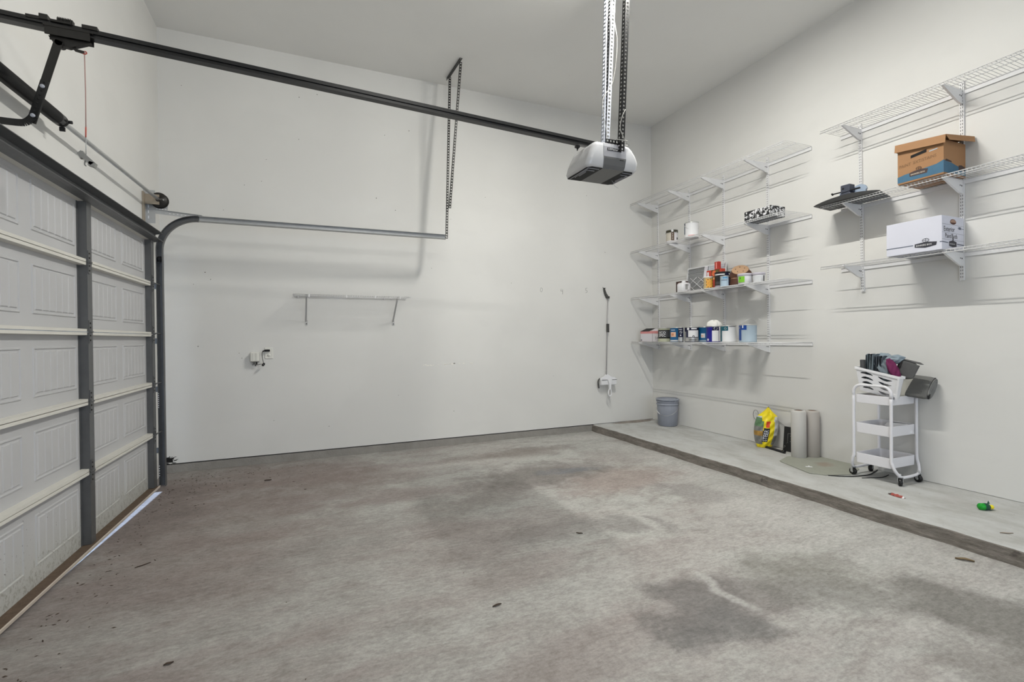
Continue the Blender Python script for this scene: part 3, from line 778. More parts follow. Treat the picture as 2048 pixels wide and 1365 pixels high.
def bracket(y, z, dep, label, group):
    o = thing('shelf_bracket', (W - .016, y, z), label, 'shelf bracket', group)
    b = MB(); zt = z - .004
    b.prism([(W - .016, zt - .105), (W - .016, zt), (W - dep, zt), (W - dep - .004, zt - .010), (W - dep + .02, zt - .022), (W - .060, zt - .100)], lambda u, v, t: (u, t, v), y - .0075, y + .0075)
    b.build('arm', M_WIREW, o)
    b = MB()
    for s_ in (-.0078, .0078): b.box((W - .060, y + s_ - .0004, zt - .048), (W - .046, y + s_ + .0004, zt - .041)); b.box((W - .038, y + s_ - .0004, zt - .052), (W - .026, y + s_ + .0004, zt - .041))
    b.build('arm_slot', M_SLOT, o)
    return o
def wire_shelf(y0, y1, z, dep, label, group, tilt=0.0):
    o = thing('wire_shelf', (W - dep / 2, (y0 + y1) / 2, z), label, 'wire shelf', group)
    xf, xb = W - dep, W - .012
    b = MB(); n = int(round(abs(y1 - y0) / .0254)); r = .0017
    for i in range(n + 1):
        y = y0 + (y1 - y0) * i / n
        b.tube([(xb, y, z), (xf, y, z), (xf - .003, y, z - .024)], r, 5, cap=False)
    b.build('deck_wires', M_DECK, o)
    b = MB()
    for (x, zz) in ((xf, z - .003), (xf - .004, z - .024), (xb, z - .003), (xf + dep * .42, z - .004)): b.tube([(x, y0, zz), (x, y1, zz)], .0031, 6)
    b.build('long_rod', M_DECK, o)
    b = MB(); b.box((W - .010, y0, z - .036), (W - .004, y1, z - .003)); b.build('back_strip', M_WIREW, o)
    return o
ORD4 = ['nearest the corner', 'second from the corner', 'third from the corner', 'furthest from the corner']
LV4 = ['top', 'second', 'third', 'bottom']
for i, (y, ln) in enumerate(((-.142, -.012), (-.769, -.010), (-1.345, .002), (-1.960, -.003))):
    standard(y, 1.13, 3.30, ln, 'white slotted wall upright of the four-shelf unit, %s' % ORD4[i], 'uprights of the four-shelf unit')
LZ = (3.237, 2.548, 1.880, 1.245)
for j, z in enumerate(LZ):
    wire_shelf(-.03, -2.465, z, .410, 'white wire shelf, %s of the four by the back corner' % ('bottom' if j == 3 else LV4[j] + ' from top' if j else 'topmost'), 'wire shelves of the four-shelf unit')
    for i, y in enumerate((-.148, -.775, -1.345, -1.962)):
        bracket(y, z, .37, 'bracket under the %s shelf of the four-shelf unit, upright %s' % (LV4[j], ORD4[i]), 'brackets of the four-shelf unit')
standard(-2.930, 1.715, 3.265, -.018, 'white slotted wall upright behind the black board and vise', 'uprights of the three-shelf unit')
standard(-3.682, 1.735, 3.290, .004, 'white slotted wall upright behind the two cardboard boxes', 'uprights of the three-shelf unit')
RZ = (3.222, 2.522, 1.955)
for j, z in enumerate(RZ):
    wire_shelf(-2.755, -4.75, z, .305, ['empty white wire shelf highest on the right wall above the brown box', 'white wire shelf holding the brown box and black board', 'white wire shelf holding the white box'][j], 'wire shelves of the three-shelf unit')
    for i, y in enumerate((-2.937, -3.680)):
        bracket(y, z, .275, 'bracket under the %s shelf of the three-shelf unit, %s upright' % (['top', 'middle', 'lowest'][j], ['left', 'right'][i]), 'brackets of the three-shelf unit')

# small wire shelf on the back wall with two diagonal braces
ws = thing('wall_shelf', (1.82, -.15, 1.79), 'small empty white wire shelf with two diagonal braces on the back wall', 'wire shelf')
b = MB(); X0, X1, ZS, DP = 1.205, 2.42, 1.800, .30
for i in range(49): x = X0 + (X1 - X0) * i / 48; b.tube([(x, -.005, ZS), (x, -DP, ZS), (x, -DP - .003, ZS - .022)], .0018, 5, cap=False)
b.build('deck_wires', M_DECK, ws)
b = MB()
for (y, z) in ((-DP, ZS - .002), (-DP - .003, ZS - .022), (-.008, ZS - .003), (-.17, ZS - .004)): b.tube([(X0, y, z), (X1, y, z)], .0030, 6)
b.build('long_rod', M_DECK, ws)
for x in (1.333, 2.275):
    b = MB(); b.bar((x, -DP + .002, ZS - .006), (x - .008, .0, 1.525), .017, .006, up=(0, 1, .6)); b.box((x - .014, -.003, 1.485), (x + .010, .004, 1.54)); b.lathe([(0, -.006), (.006, -.005), (.006, 0)], (x - .002, -.002, 1.500), 8, ax=(0, 1, 0), m=1)
    b.build('brace', [mat('brace_grey_coat', (.52, .518, .51, 1), .5), M_SLOT], ws)
for x in (1.36, 1.73, 2.03, 2.30):
    b = MB(); b.box((x - .006, -DP - .008, ZS - .028), (x + .006, -DP + .004, ZS + .004)); b.build('rod_clip', M_WIREW, ws)
for x in (1.25, 1.79, 2.17, 2.26):
    b = MB(); b.lathe([(0, -.012), (.007, -.010), (.008, 0)], (x, .004, ZS + .006), 10, ax=(0, 1, 0)); b.box((x - .006, -.012, ZS - .012), (x + .006, .004, ZS + .012)); b.build('wall_clip', M_WIREW, ws)

# ------------------------------------------------------------------ paint cans and tubs
def facing(x, y): return math.atan2(-5.746 - y, 1.336 - x)
def patch(b, c, r, z0, z1, a0, a1, m=0, n=14):
    """label on a round can; angles in degrees from the side that faces into the room"""
    f = facing(c[0], c[1])
    vs = []
    for i in range(n + 1):
        t = f + R(a0 + (a1 - a0) * i / n)
        vs += [(c[0] + r * math.cos(t), c[1] + r * math.sin(t), z0), (c[0] + r * math.cos(t), c[1] + r * math.sin(t), z1)]
    b.add(vs, [(2 * i, 2 * i + 2, 2 * i + 3, 2 * i + 1) for i in range(n)], m, True)
def on_can(c, r, a_mid):
    f = facing(c[0], c[1]) + R(a_mid)
    return lambda u, v, z0=0: (c[0] + r * math.cos(f + u / r), c[1] + r * math.sin(f + u / r), v)
def disc_on_can(b, c, r, a, z, rad, m):
    f = facing(c[0], c[1]) + R(a); n = 16
    vs = [(c[0] + r * math.cos(f + rad * math.cos(2 * PI * i / n) / r), c[1] + r * math.sin(f + rad * math.cos(2 * PI * i / n) / r), z + rad * math.sin(2 * PI * i / n)) for i in range(n)]
    b.add(vs, [tuple(range(n))], m)
M_TIN = mat('tin_plate', C(170, 170, 168), .35, .6, var=.06)
M_CREAM = mat('cream_label', C(205, 205, 206), .5, var=.03)
M_INK = mat('label_ink', C(46, 46, 50), .6)
M_TEAL = mat('teal_label', C(22, 84, 128), .45)
M_NAVY = mat('navy_label', C(24, 26, 52), .45)
M_BLUE = mat('ultramarine_label', C(26, 24, 118), .45)
M_DTEAL = mat('deep_teal_label', C(14, 78, 92), .45)
M_LBLUE = mat('pale_blue_label', C(150, 165, 176), .5)
M_RBLUE = mat('royal_blue_label', C(24, 62, 130), .45)
M_PEACH = mat('peach_swatch', C(214, 178, 152), .5)
M_GRAPH = mat('graphite_label', C(62, 62, 63), .5)
M_SAGE = mat('sage_band', C(150, 152, 128), .5)
M_WPLAS = mat('white_plastic', C(206, 206, 208), .4, var=.03)
def can(x, y, z, r, h, body, label, group, draws=(), bail=None, rim=M_TIN, cat='paint can', lid=None, taper=1.0):
    o = thing('paint_can' if cat == 'paint can' else 'plastic_tub', (x, y, z), label, cat, group)
    b = MB()
    if taper == 1.0: prof = [(0, 0), (r - .003, 0), (r + .0015, .002), (r + .0015, .006), (r, .009), (r, h - .010), (r + .0015, h - .007), (r + .002, h - .002), (r - .002, h), (r - .012, h - .001), (r - .014, h - .008), (0, h - .008)]
    else: prof = [(0, 0), (r * taper - .004, 0), (r * taper, .004), (r, h * .80), (r, h - .02), (r - .004, h - .02), (0, h - .02)]
    b.lathe(prof, (x, y, z), 36); b.build('can_body', body, o)
    b = MB()
    if taper == 1.0:
        b.lathe([(r + .0005, h - .011), (r + .0022, h - .008), (r + .0026, h - .002), (r - .002, h + .0008), (r - .013, h), (r - .016, h - .006), (0, h - .006)], (x, y, z), 36); b.build('rim', rim, o)
    else:
        b.lathe([(r + .001, h - .028), (r + .004, h - .026), (r + .004, h - .004), (r, h), (0, h - .002)], (x, y, z), 36); b.build('lid', lid or rim, o)
    for (nm, fn, mats) in draws:
        b = MB(); fn(b, (x, y)); b.build(nm, mats, o)
    if bail is not None:
        b = MB(); f = facing(x, y) + R(bail[0]); a, n_ = Vector((-math.sin(f), math.cos(f), 0)), Vector((math.cos(f), math.sin(f), 0))
        c0 = Vector((x, y, z + h * .80)); rr = r + .006; dp = R(bail[1])
        dirn = n_ * math.cos(dp) + Vector((0, 0, -math.sin(dp)))
        b.tube([c0 + a * (rr * math.cos(t)) + dirn * (rr * 1.12 * math.sin(t)) for t in [PI * i / 18 for i in range(19)]], .0016, 5)
        for s_ in (-1, 1): b.lathe([(0, 0), (.006, 0), (.006, .004), (0, .004)], c0 + a * s_ * (r + .001), 8, ax=a * s_)
        b.build('bail_handle', M_GALVL, o)
    return o
Z4, Z3, Z2 = LZ[3] + .0025, LZ[2] + .0025, LZ[1] + .0025
G4, G3, G2 = 'paint cans on the bottom shelf', 'cans and tubs on the third shelf', 'cans on the second shelf'
r = .084
can(5.80, -.576, Z4, r, .19, mat('eco_can_sage', C(160, 162, 140), .45), 'dark grey and sage paint can lettered ECO SPEC beside the pink-edged carton', G4,
    [('label', lambda b, c: (patch(b, c, r + .0008, Z4 + .062, Z4 + .150, -92, 92, 0), patch(b, c, r + .0006, Z4 + .045, Z4 + .062, -92, 92, 1), patch(b, c, r + .0006, Z4 + .150, Z4 + .16, -92, 92, 1)), [M_GRAPH, M_OLIVE]),
     ('lettering', lambda b, c: (b.text('ECO', .046, lambda u, v: on_can(c, r + .0014, -52)(u, Z4 + .108 + v), 0), b.text('SPEC', .046, lambda u, v: on_can(c, r + .0014, -56)(u, Z4 + .070 + v), 0)), mat('white_print', C(225, 225, 225), .5))])
can(5.81, -.800, Z4, r, .19, M_TEAL, 'teal blue paint can with a peach swatch next to the grey one', G4,
    [('label', lambda b, c: (patch(b, c, r + .0008, Z4 + .065, Z4 + .128, -62, -8, 0), patch(b, c, r + .0008, Z4 + .004, Z4 + .024, -80, 80, 2), patch(b, c, r + .0012, Z4 + .08, Z4 + .112, -50, -26, 3), patch(b, c, r + .0009, Z4 + .150, Z4 + .158, -55, -15, 2)), [M_PEACH, M_INK, M_CREAM, mat('tan_dab', C(190, 128, 96), .6)])])
can(5.705, -.985, Z4, .030, .188, M_NAVY, 'slim navy tin with round white badges between the teal can and silver tin', G4,
    [('label', lambda b, c: (patch(b, c, .0306, Z4 + .004, Z4 + .06, -70, 80, 1), disc_on_can(b, c, .0309, 8, Z4 + .125, .015, 0), disc_on_can(b, c, .0309, 0, Z4 + .085, .007, 0), patch(b, c, .0307, Z4 + .155, Z4 + .161, -50, 40, 0)), [M_CREAM, M_TIN])])
can(5.79, -1.088, Z4, r, .19, M_NAVY, 'silver and navy paint can with a large white label in the middle of the row', G4,
    [('label', lambda b, c: (patch(b, c, r + .0008, Z4 + .062, Z4 + .145, -30, 62, 0), patch(b, c, r + .0008, Z4 + .004, Z4 + .055, -90, 70, 1), patch(b, c, r + .0008, Z4 + .055, Z4 + .13, -88, -52, 1), disc_on_can(b, c, r + .0012, -30, Z4 + .164, .016, 0), patch(b, c, r + .001, Z4 + .158, Z4 + .174, -4, 44, 0), disc_on_can(b, c, r + .0014, 14, Z4 + .068, .014, 2), patch(b, c, r + .001, Z4 + .022, Z4 + .03, -20, 40, 2)), [M_CREAM, M_TIN, M_INK])])
can(5.948, -1.150, Z4, r, .19, M_TEAL, 'teal blue paint can with a tilted white sticker behind the silver tin', G4,
    [('label', lambda b, c: (patch(b, c, r + .0008, Z4 + .05, Z4 + .105, -34, 0, 0), patch(b, c, r + .0008, Z4 + .004, Z4 + .022, -80, 80, 1), patch(b, c, r + .0012, Z4 + .064, Z4 + .085, -32, -14, 2)), [M_CREAM, M_LBLUE, M_PEACH])])
can(5.80, -1.435, Z4, r, .19, M_BLUE, 'deep ultramarine paint can with white paper panel on its right half', G4,
    [('label', lambda b, c: (patch(b, c, r + .0008, Z4 + .008, Z4 + .135, -14, 38, 0), patch(b, c, r + .0008, Z4 + .008, Z4 + .18, 41, 88, 0), patch(b, c, r + .0008, Z4 + .135, Z4 + .186, -12, 38, 1), disc_on_can(b, c, r + .0012, 14, Z4 + .160, .021, 2), disc_on_can(b, c, r + .0012, -50, Z4 + .028, .015, 0)), [M_CREAM, M_NAVY, M_TIN])])
can(5.80, -1.650, Z4, r, .19, M_CREAM, 'deep teal and white paint can, second from the right end', G4,
    [('label', lambda b, c: (patch(b, c, r + .0008, Z4 + .130, Z4 + .186, -90, -2, 0), patch(b, c, r + .0008, Z4 + .004, Z4 + .130, -90, -52, 0), disc_on_can(b, c, r + .0012, -22, Z4 + .155, .014, 1), patch(b, c, r + .0009, Z4 + .175, Z4 + .184, 4, 60, 2)), [M_DTEAL, M_TIN, M_INK])])
can(5.80, -1.915, Z4, r + .005, .195, M_LBLUE, 'royal and pale blue paint can standing alone at the right end', G4,
    [('label', lambda b, c: (patch(b, c, r + .0058, Z4 + .135, Z4 + .188, -90, -8, 0), patch(b, c, r + .0058, Z4 + .02, Z4 + .135, -90, -46, 0), patch(b, c, r + .0062, Z4 + .155, Z4 + .185, -38, -30, 1)), [M_RBLUE, M_CREAM])], bail=(30, -62))
b = MB()
def rag(u, v):
    a = u * 2 * PI; rr = .082 * (1 + .10 * math.sin(5 * a) + .06 * math.sin(9 * a + 2)) * math.sin(min(1, v * 1.02 + .02) * PI / 2) ** .8
    return (5.885 + rr * math.cos(a) * .9, -1.352 + rr * math.sin(a) * 1.05, Z4 + .1925 + .068 * (1 - v ** 2.2) * (1 + .12 * math.sin(4 * a + 3 * v)))
b.grid(36, 12, rag, 0, wrap=True)
tag(b.build('rag', mat('white_rag_cloth', C(214, 213, 208), .9, var=.05, bump=.3)), 'crumpled white rag lying on top of the blue paint cans', 'rag')
# small carton at the corner end of the bottom shelf
M_CARTON = mat('carton_paper', C(200, 196, 200), .7, var=.03); M_PINK = mat('pink_print', C(196, 130, 130), .7)
ct = thing('carton', (5.86, -.25, Z4), 'small open white carton with pink edges at the corner end of the bottom shelf', 'box')
b = MB(); x0, x1, y0, y1, hh = 5.745, 5.955, -.395, -.135, .150
b.box((x0, y0, Z4), (x1, y1, Z4 + .003)); b.box((x0, y0, Z4), (x0 + .003, y1, Z4 + hh)); b.box((x1 - .003, y0, Z4), (x1, y1, Z4 + hh)); b.box((x0, y0, Z4), (x1, y0 + .003, Z4 + hh)); b.box((x0, y1 - .003, Z4), (x1, y1, Z4 + hh)); b.build('carton_body', M_CARTON, ct)
b = MB(); b.box((x0 - .0008, y0, Z4 + .115), (x0, y1, Z4 + hh)); b.box((x0, y0 - .0008, Z4 + .115), (x1, y0, Z4 + hh)); b.box((x0 - .001, y1 - .035, Z4 + .012), (x0, y1 - .01, Z4 + .035), 1)
b.text('5+20', .055, lambda u, v: (x0 + .04 + u, y0 - .0012, Z4 + .035 + v), 1); b.build('print', [M_PINK, mat('grey_ink', C(128, 124, 130), .6)], ct)
b = MB(); b.obox((x0 + .05, (y0 + y1) / 2 + .03, Z4 + hh + .018), (.052, 0, .020), (0, .095, 0), (.0006, 0, .0015), 0); b.obox((x1 + .012, -.265, Z4 + hh + .016), (.02, 0, .016), (0, .13, 0), (.0008, 0, .0014), 1); b.build('flap', [M_BLACKM, M_CARTON], ct)

# third shelf
can(5.78, -1.374, Z3, .052, .148, mat('honey_can_gold', C(176, 158, 120), .45), 'small can with an orange sunflower label in front of the air filter', G3,
    [('label', lambda b, c: (patch(b, c, .0527, Z3 + .015, Z3 + .12, -28, 70, 0), *[disc_on_can(b, c, .0531, 20 + 46 * math.cos(k * .7), Z3 + .066 + .052 * math.sin(k * .7), .0055, 1) for k in range(9)], disc_on_can(b, c, .0534, 22, Z3 + .066, .022, 2)), [mat('orange_label', C(204, 150, 66), .5), M_INK, mat('amber_print', C(190, 120, 50), .5)])], rim=M_WPLAS)
can(5.86, -1.515, Z3, .086, .188, mat('black_can_label', C(34, 33, 34), .4), 'black paint can behind the small pale blue can', G3,
    [('label', lambda b, c: (patch(b, c, .0868, Z3 + .150, Z3 + .163, -66, 16, 0), patch(b, c, .0866, Z3 + .04, Z3 + .075, -80, 70, 1), patch(b, c, .0868, Z3 + .004, Z3 + .03, -80, 70, 2), patch(b, c, .0866, Z3 + .14, Z3 + .185, 22, 88, 3), disc_on_can(b, c, .0872, 56, Z3 + .16, .009, 0)), [M_CREAM, M_GRAPH, mat('mauve_band', C(140, 134, 146), .5), M_NAVY])], rim=M_BLACKM)
can(5.745, -1.655, Z3, .049, .122, mat('sky_can_label', C(152, 170, 184), .45), 'small pale blue can in front of the black paint can', G3,
    [('label', lambda b, c: (patch(b, c, .0497, Z3 + .07, Z3 + .075, -50, 30, 0), patch(b, c, .0497, Z3 + .09, Z3 + .112, -26, 34, 1), patch(b, c, .0497, Z3 + .01, Z3 + .11, 52, 92, 2)), [M_NAVY, mat('sky_print', C(92, 140, 176), .5), M_NAVY])], rim=M_GALVL)
can(5.775, -1.905, Z3, .073, .118, M_WPLAS, 'white tub with a bright green label in front of the clay pots', G3,
    [('label', lambda b, c: (patch(b, c, .0742, Z3 + .02, Z3 + .085, -62, -4, 0), patch(b, c, .0746, Z3 + .058, Z3 + .072, -44, -36, 1), patch(b, c, .0742, Z3 + .004, Z3 + .012, 30, 50, 1)), [mat('green_label', C(110, 172, 44), .5), M_INK])], taper=.94, rim=mat('grey_lid', C(168, 164, 172), .4), cat='tub')
can(5.83, -2.035, Z3, .060, .116, M_WPLAS, 'white tub with a plain grey lid, last on the right of its shelf', G3,
    [('label', lambda b, c: (patch(b, c, .0612, Z3 + .01, Z3 + .075, -60, 20, 0), patch(b, c, .0612, Z3 + .02, Z3 + .08, 44, 60, 1)), [mat('faint_print', C(186, 188, 190), .5), M_GRAPH])], taper=.93, rim=mat('grey_lid', C(168, 164, 172), .4), cat='tub')
# clay pots, one lying tilted on another
M_TERRA = mat('clay_pot_brown', C(72, 44, 32), .7, var=.18, scale=14); M_TERRAL = mat('clay_base', C(158, 128, 100), .8, var=.1, scale=14)
def pot(c, ax, r, h, label, holes):
    o = thing('clay_pot', c, label, 'flower pot', 'clay pots on the third shelf')
    b = MB(); b.lathe([(0, h), (r * .80, h), (r * .83, h - .004), (r * .98, .035), (r * 1.06, .034), (r * 1.08, 0), (r * 1.0, 0), (r * .92, .03), (r * .76, h - .012), (0, h - .012)], c, 32, ax=ax); b.build('pot_body', M_TERRA, o)
    b = MB(); b.lathe([(0, h + .003), (r * .80, h + .003), (r * .82, h + .001), (r * .82, h - .002)], c, 32, ax=ax)
    a = Vector(ax).normalized(); u = a.orthogonal().normalized(); w = a.cross(u)
    for k in range(holes): b.lathe([(0, h + .0036), (.006, h + .0036), (.006, h + .002)], Vector(c) + (u * math.cos(k * 1.26) + w * math.sin(k * 1.26)) * r * .45, 8, ax=ax, m=1)
    b.build('pot_base', [M_TERRAL, M_HOLE], o)
pot((5.915, -1.725, Z3 + .115), (-.52, -.38, .74), .108, .095, 'brown clay pot tipped over with its drilled base facing the room', 6)
pot((5.86, -1.722, Z3 + .001), (0, 0, 1), .080, .088, 'lower brown clay pot upside down beneath the tipped one', 1)
# brown picture box and the white square jug in front of it
pb = thing('picture_box', (5.93, -.77, Z3), 'tall narrow dark brown box behind the white jug', 'box')
b = MB(); b.box((5.88, -.832, Z3), (5.98, -.715, Z3 + .165)); b.build('box_body', mat('brown_box_card', C(60, 42, 38), .6, var=.1), pb, bevel=.001)
b = MB(); b.lathe([(0, .001), (.032, .001), (.032, 0)], (5.8795, -.775, Z3 + .118), 20, ax=(-1, 0, 0)); b.build('print', mat('cocoa_print', C(146, 118, 108), .6), pb)
jg = thing('white_jug', (5.80, -.95, Z3), 'white square jug with a moulded handle left of the air filter', 'jug')
b = MB(); lvj = [(0, .062, .052), (.006, .066, .056), (.105, .066, .056), (.122, .052, .042), (.128, .03, .03)]
rings = []
for (zz, ax_, ay_) in lvj: rings.append([(5.80 + q[0], -.945 + q[1], Z3 + zz) for q in [(p[0], p[1]) for p in ring(0, -ax_, ax_, -ay_, ay_, .014, 3)]])
n_ = len(rings[0]); b.add([p for q in rings for p in q], [(i * n_ + k, i * n_ + (k + 1) % n_, (i + 1) * n_ + (k + 1) % n_, (i + 1) * n_ + k) for i in range(len(rings) - 1) for k in range(n_)] + [tuple(range(n_))[::-1], tuple(range((len(rings) - 1) * n_, len(rings) * n_))], 0, True)
b.build('jug_body', M_WPLAS, jg)
b = MB(); b.box((5.772, -1.0028, Z3 + .035), (5.812, -1.0018, Z3 + .095)); b.build('handle_hollow', mat('hollow_grey', C(150, 150, 148), .6), jg)
b = MB(); b.lathe([(.022, .124), (.024, .126), (.024, .150), (0, .152)], (5.80, -.945, Z3), 18); b.build('jug_cap', M_WPLAS, jg)
b = MB(); b.tube(smooth_path([(5.765, -1.006, Z3 + .1), (5.79, -1.010, Z3 + .104), (5.822, -1.008, Z3 + .09), (5.824, -1.008, Z3 + .04), (5.80, -1.008, Z3 + .03)], 4), .006, 6); b.build('grip', M_WPLAS, jg)
# pleated air filter leaning on the wall
fl = thing('air_filter', (5.985, -1.10, Z3), 'large white pleated air filter with a wire lattice leaning on the wall', 'air filter')
F0, FU, FV = Vector((5.998, -.775, Z3)), Vector((0, -.640, 0)), Vector((.050, 0, .335)); FN = Vector((-1, 0, .15)).normalized()
def fp(u, v, n=0): return F0 + FU * u + FV * v + FN * n
def fbox(b, u0, u1, v0, v1, n0, n1, m=0):
    b.add([fp(u0, v0, n0), fp(u1, v0, n0), fp(u1, v1, n0), fp(u0, v1, n0), fp(u0, v0, n1), fp(u1, v0, n1), fp(u1, v1, n1), fp(u0, v1, n1)], [(0, 3, 2, 1), (4, 5, 6, 7), (0, 1, 5, 4), (1, 2, 6, 5), (2, 3, 7, 6), (3, 0, 4, 7)], m)
b = MB(); fbox(b, 0, 1, 0, .035, 0, .022); fbox(b, 0, 1, .955, 1, 0, .022); fbox(b, 0, .02, .035, .955, 0, .022); fbox(b, .98, 1, .035, .955, 0, .022); b.build('frame', mat('filter_card', C(196, 196, 196), .7, var=.03), fl)
b = MB(); NP = 17
vs = []
for i in range(2 * NP + 1):
    v = .035 + .92 * i / (2 * NP); n = .017 if i % 2 else -.001; vs += [fp(.02, v, n), fp(.98, v, n)]
b.add(vs, [(2 * i, 2 * i + 1, 2 * i + 3, 2 * i + 2) for i in range(2 * NP)]); b.build('pleats', mat('filter_media', C(172, 173, 174), .9, var=.05), fl)
b = MB()
for (u0, u1) in ((-.12, .28), (.10, .50), (.32, .72), (.54, .94)):
    for (a, c) in (((u0, .60), (u1, .06)), ((u1, .60), (u0, .06))):
        if a[0] < .03: t = (.03 - a[0]) / (c[0] - a[0]); a = (.03, a[1] + (c[1] - a[1]) * t)
        if c[0] < .03: t = (.03 - a[0]) / (c[0] - a[0]); c = (.03, a[1] + (c[1] - a[1]) * t)
        b.tube([fp(a[0], a[1], .020), fp(c[0], c[1], .020)], .004, 5)
b.build('lattice', M_WPLAS, fl)
b = MB(); fbox(b, .47, .56, .56, .955, .0195, .0225); b.build('centre_strip', mat('filter_strip', C(206, 204, 210), .6), fl)
b = MB(); fbox(b, .57, .97, .62, .95, .019, .0222); fbox(b, .568, .573, .60, .955, .021, .0232, 1); b.build('label', [mat('filter_label', C(188, 192, 198), .6), M_INK], fl)
# red boxes by the filter
rb = thing('red_box', (5.90, -1.34, Z3), 'red food box with a picture front between the filter and the black can', 'box')
b = MB(); b.box((5.905, -1.468, Z3), (5.955, -1.225, Z3 + .245)); b.build('box_body', mat('red_card', C(170, 58, 40), .55, var=.06), rb, bevel=.001)
b = MB(); xx = 5.9042
b.box((xx, -1.43, Z3 + .13), (xx + .001, -1.30, Z3 + .245), 0); b.lathe([(0, .001), (.034, .0008), (.036, 0)], (xx, -1.345, Z3 + .20), 16, ax=(-1, 0, 0), m=1); b.lathe([(0, .0015), (.018, .001), (.02, 0)], (xx, -1.385, Z3 + .215), 12, ax=(-1, 0, 0), m=2)
b.box((xx, -1.262, Z3 + .165), (xx + .0005, -1.235, Z3 + .225), 3); b.box((xx - .0004, -1.43, Z3 + .125), (xx, -1.30, Z3 + .150), 4); b.build('picture', [mat('picture_brown', C(92, 60, 36), .6, var=.5, scale=40), mat('picture_orange', C(196, 98, 60), .6, var=.3, scale=50), mat('picture_green', C(90, 84, 40), .6), M_CREAM, mat('picture_gold', C(206, 150, 96), .6)], rb)
rc2 = thing('red_carton', (5.93, -1.376, Z3 + .2455), 'small red carton standing on top of the red food box', 'box')
b = MB(); b.box((5.912, -1.408, Z3 + .2455), (5.95, -1.345, Z3 + .338)); b.build('carton_body', mat('red_carton_card', C(160, 52, 44), .55, var=.1), rc2, bevel=.001)
b = MB(); b.box((5.9112, -1.38, Z3 + .255), (5.912, -1.367, Z3 + .33), 0); b.build('print', mat('pale_red_print', C(206, 140, 130), .6), rc2)

# second shelf: two cans and a patterned box
can(5.80, -.735, Z2, .075, .178, mat('silver_can_side', C(196, 194, 198), .4), 'dark-topped paint can with a brown striped label, alone near the corner', G2,
    [('label', lambda b, c: (patch(b, c, .0758, Z2 + .135, Z2 + .176, -90, 90, 0), patch(b, c, .0760, Z2 + .03, Z2 + .14, -8, 22, 1), patch(b, c, .0757, Z2 + .03, Z2 + .135, -88, -10, 2), disc_on_can(b, c, .0766, 4, Z2 + .158, .015, 3), *[disc_on_can(b, c, .0764, 7, Z2 + .05 + .022 * k, .005, 3) for k in range(4)], patch(b, c, .0760, Z2 + .04, Z2 + .07, 50, 68, 4)), [mat('dark_olive_label', C(52, 48, 34), .5), mat('brown_stripe', C(74, 52, 34), .5), mat('taupe_panel', C(176, 170, 158), .5), M_CREAM, M_INK])], bail=(-40, 8))
can(5.79, -1.098, Z2, .083, .192, M_CREAM, 'white paint pail with a dark blue stripe and wire handle', G2,
    [('label', lambda b, c: (patch(b, c, .0838, Z2 + .045, Z2 + .178, -86, -64, 0), patch(b, c, .0838, Z2 + .15, Z2 + .182, -90, -60, 1), patch(b, c, .0838, Z2 + .02, Z2 + .028, -30, 30, 2)), [mat('petrol_stripe', C(32, 66, 92), .5), M_INK, M_PINK])], bail=(20, 40))
k = NT('black_white_floral')
vo = k.t.nodes.new('ShaderNodeTexVoronoi'); vo.inputs['Scale'].default_value = 26; vo.feature = 'SMOOTH_F1'
k.link(k.warp(k.tc.outputs['Object'], 30, .05), vo.inputs['Vector'])
nz = k.noise(k.warp(k.tc.outputs['Object'], 20, .06), 24, 3, .6, 1.6)
k.link(k.mix(k.ramp(k.math('ADD', k.math('MULTIPLY', vo.outputs['Distance'], .55), nz), .66, .72), C(196, 196, 198), C(24, 24, 26)), k.b.inputs['Base Color']); k.b.inputs['Roughness'].default_value = .6
M_FLORAL = k.m
fb = thing('patterned_box', (5.83, -2.12, Z2), 'black and white floral box on the second shelf', 'box')
b = MB(); x0, x1, y0, y1, zz = 5.715, 5.925, -2.275, -1.955, Z2
b.box((x0, y0, zz), (x1, y1, zz + .003), 1); b.box((x0, y0, zz), (x0 + .004, y1, zz + .105)); b.box((x1 - .004, y0, zz), (x1, y1, zz + .105)); b.box((x0, y0, zz), (x1, y0 + .004, zz + .105)); b.box((x0, y1 - .004, zz), (x1, y1, zz + .105)); b.build('box_body', [M_FLORAL, M_BLACKM], fb)

# ------------------------------------------------------------------ three-shelf unit: board with vise and two storage boxes
ZB2, ZB3 = RZ[1] + .0025, RZ[2] + .0025
b = MB()
Q = [Vector((5.735, -2.712, 0)), Vector((5.768, -3.262, 0)), Vector((6.052, -3.185, 0)), Vector((6.030, -2.675, 0))]
def brd(u, v):
    p = Q[0].lerp(Q[1], u).lerp(Q[3].lerp(Q[2], u), v); bow = math.sin(PI * u) ** .8
    return (p.x - .012 * bow * (1 - v), p.y, ZB2 + .006 + .034 * bow * (1 - .35 * v))
b.grid(24, 6, brd, 0)
b.grid(24, 6, lambda u, v: (lambda q: (q[0], q[1], ZB2))(brd(u, v)), 0)
b.grid(24, 2, lambda u, v: (lambda q: (q[0], q[1], ZB2 + (q[2] - ZB2) * v))(brd(u, 0)), 0); b.grid(24, 2, lambda u, v: (lambda q: (q[0], q[1], ZB2 + (q[2] - ZB2) * v))(brd(u, 1)), 0)
for e in (0, 1): b.grid(2, 6, lambda u, v: (lambda q: (q[0], q[1], ZB2 + (q[2] - ZB2) * u))(brd(e, v)), 0)
tag(b.build('curved_board', mat('black_laminate', C(40, 40, 40), .5, var=.1)), 'black bowed board lying on the left end of the middle shelf', 'board')
vz = thing('bench_vise', (5.86, -2.94, ZB2 + .042), 'small blue grey bench vise standing on the black board', 'vise')
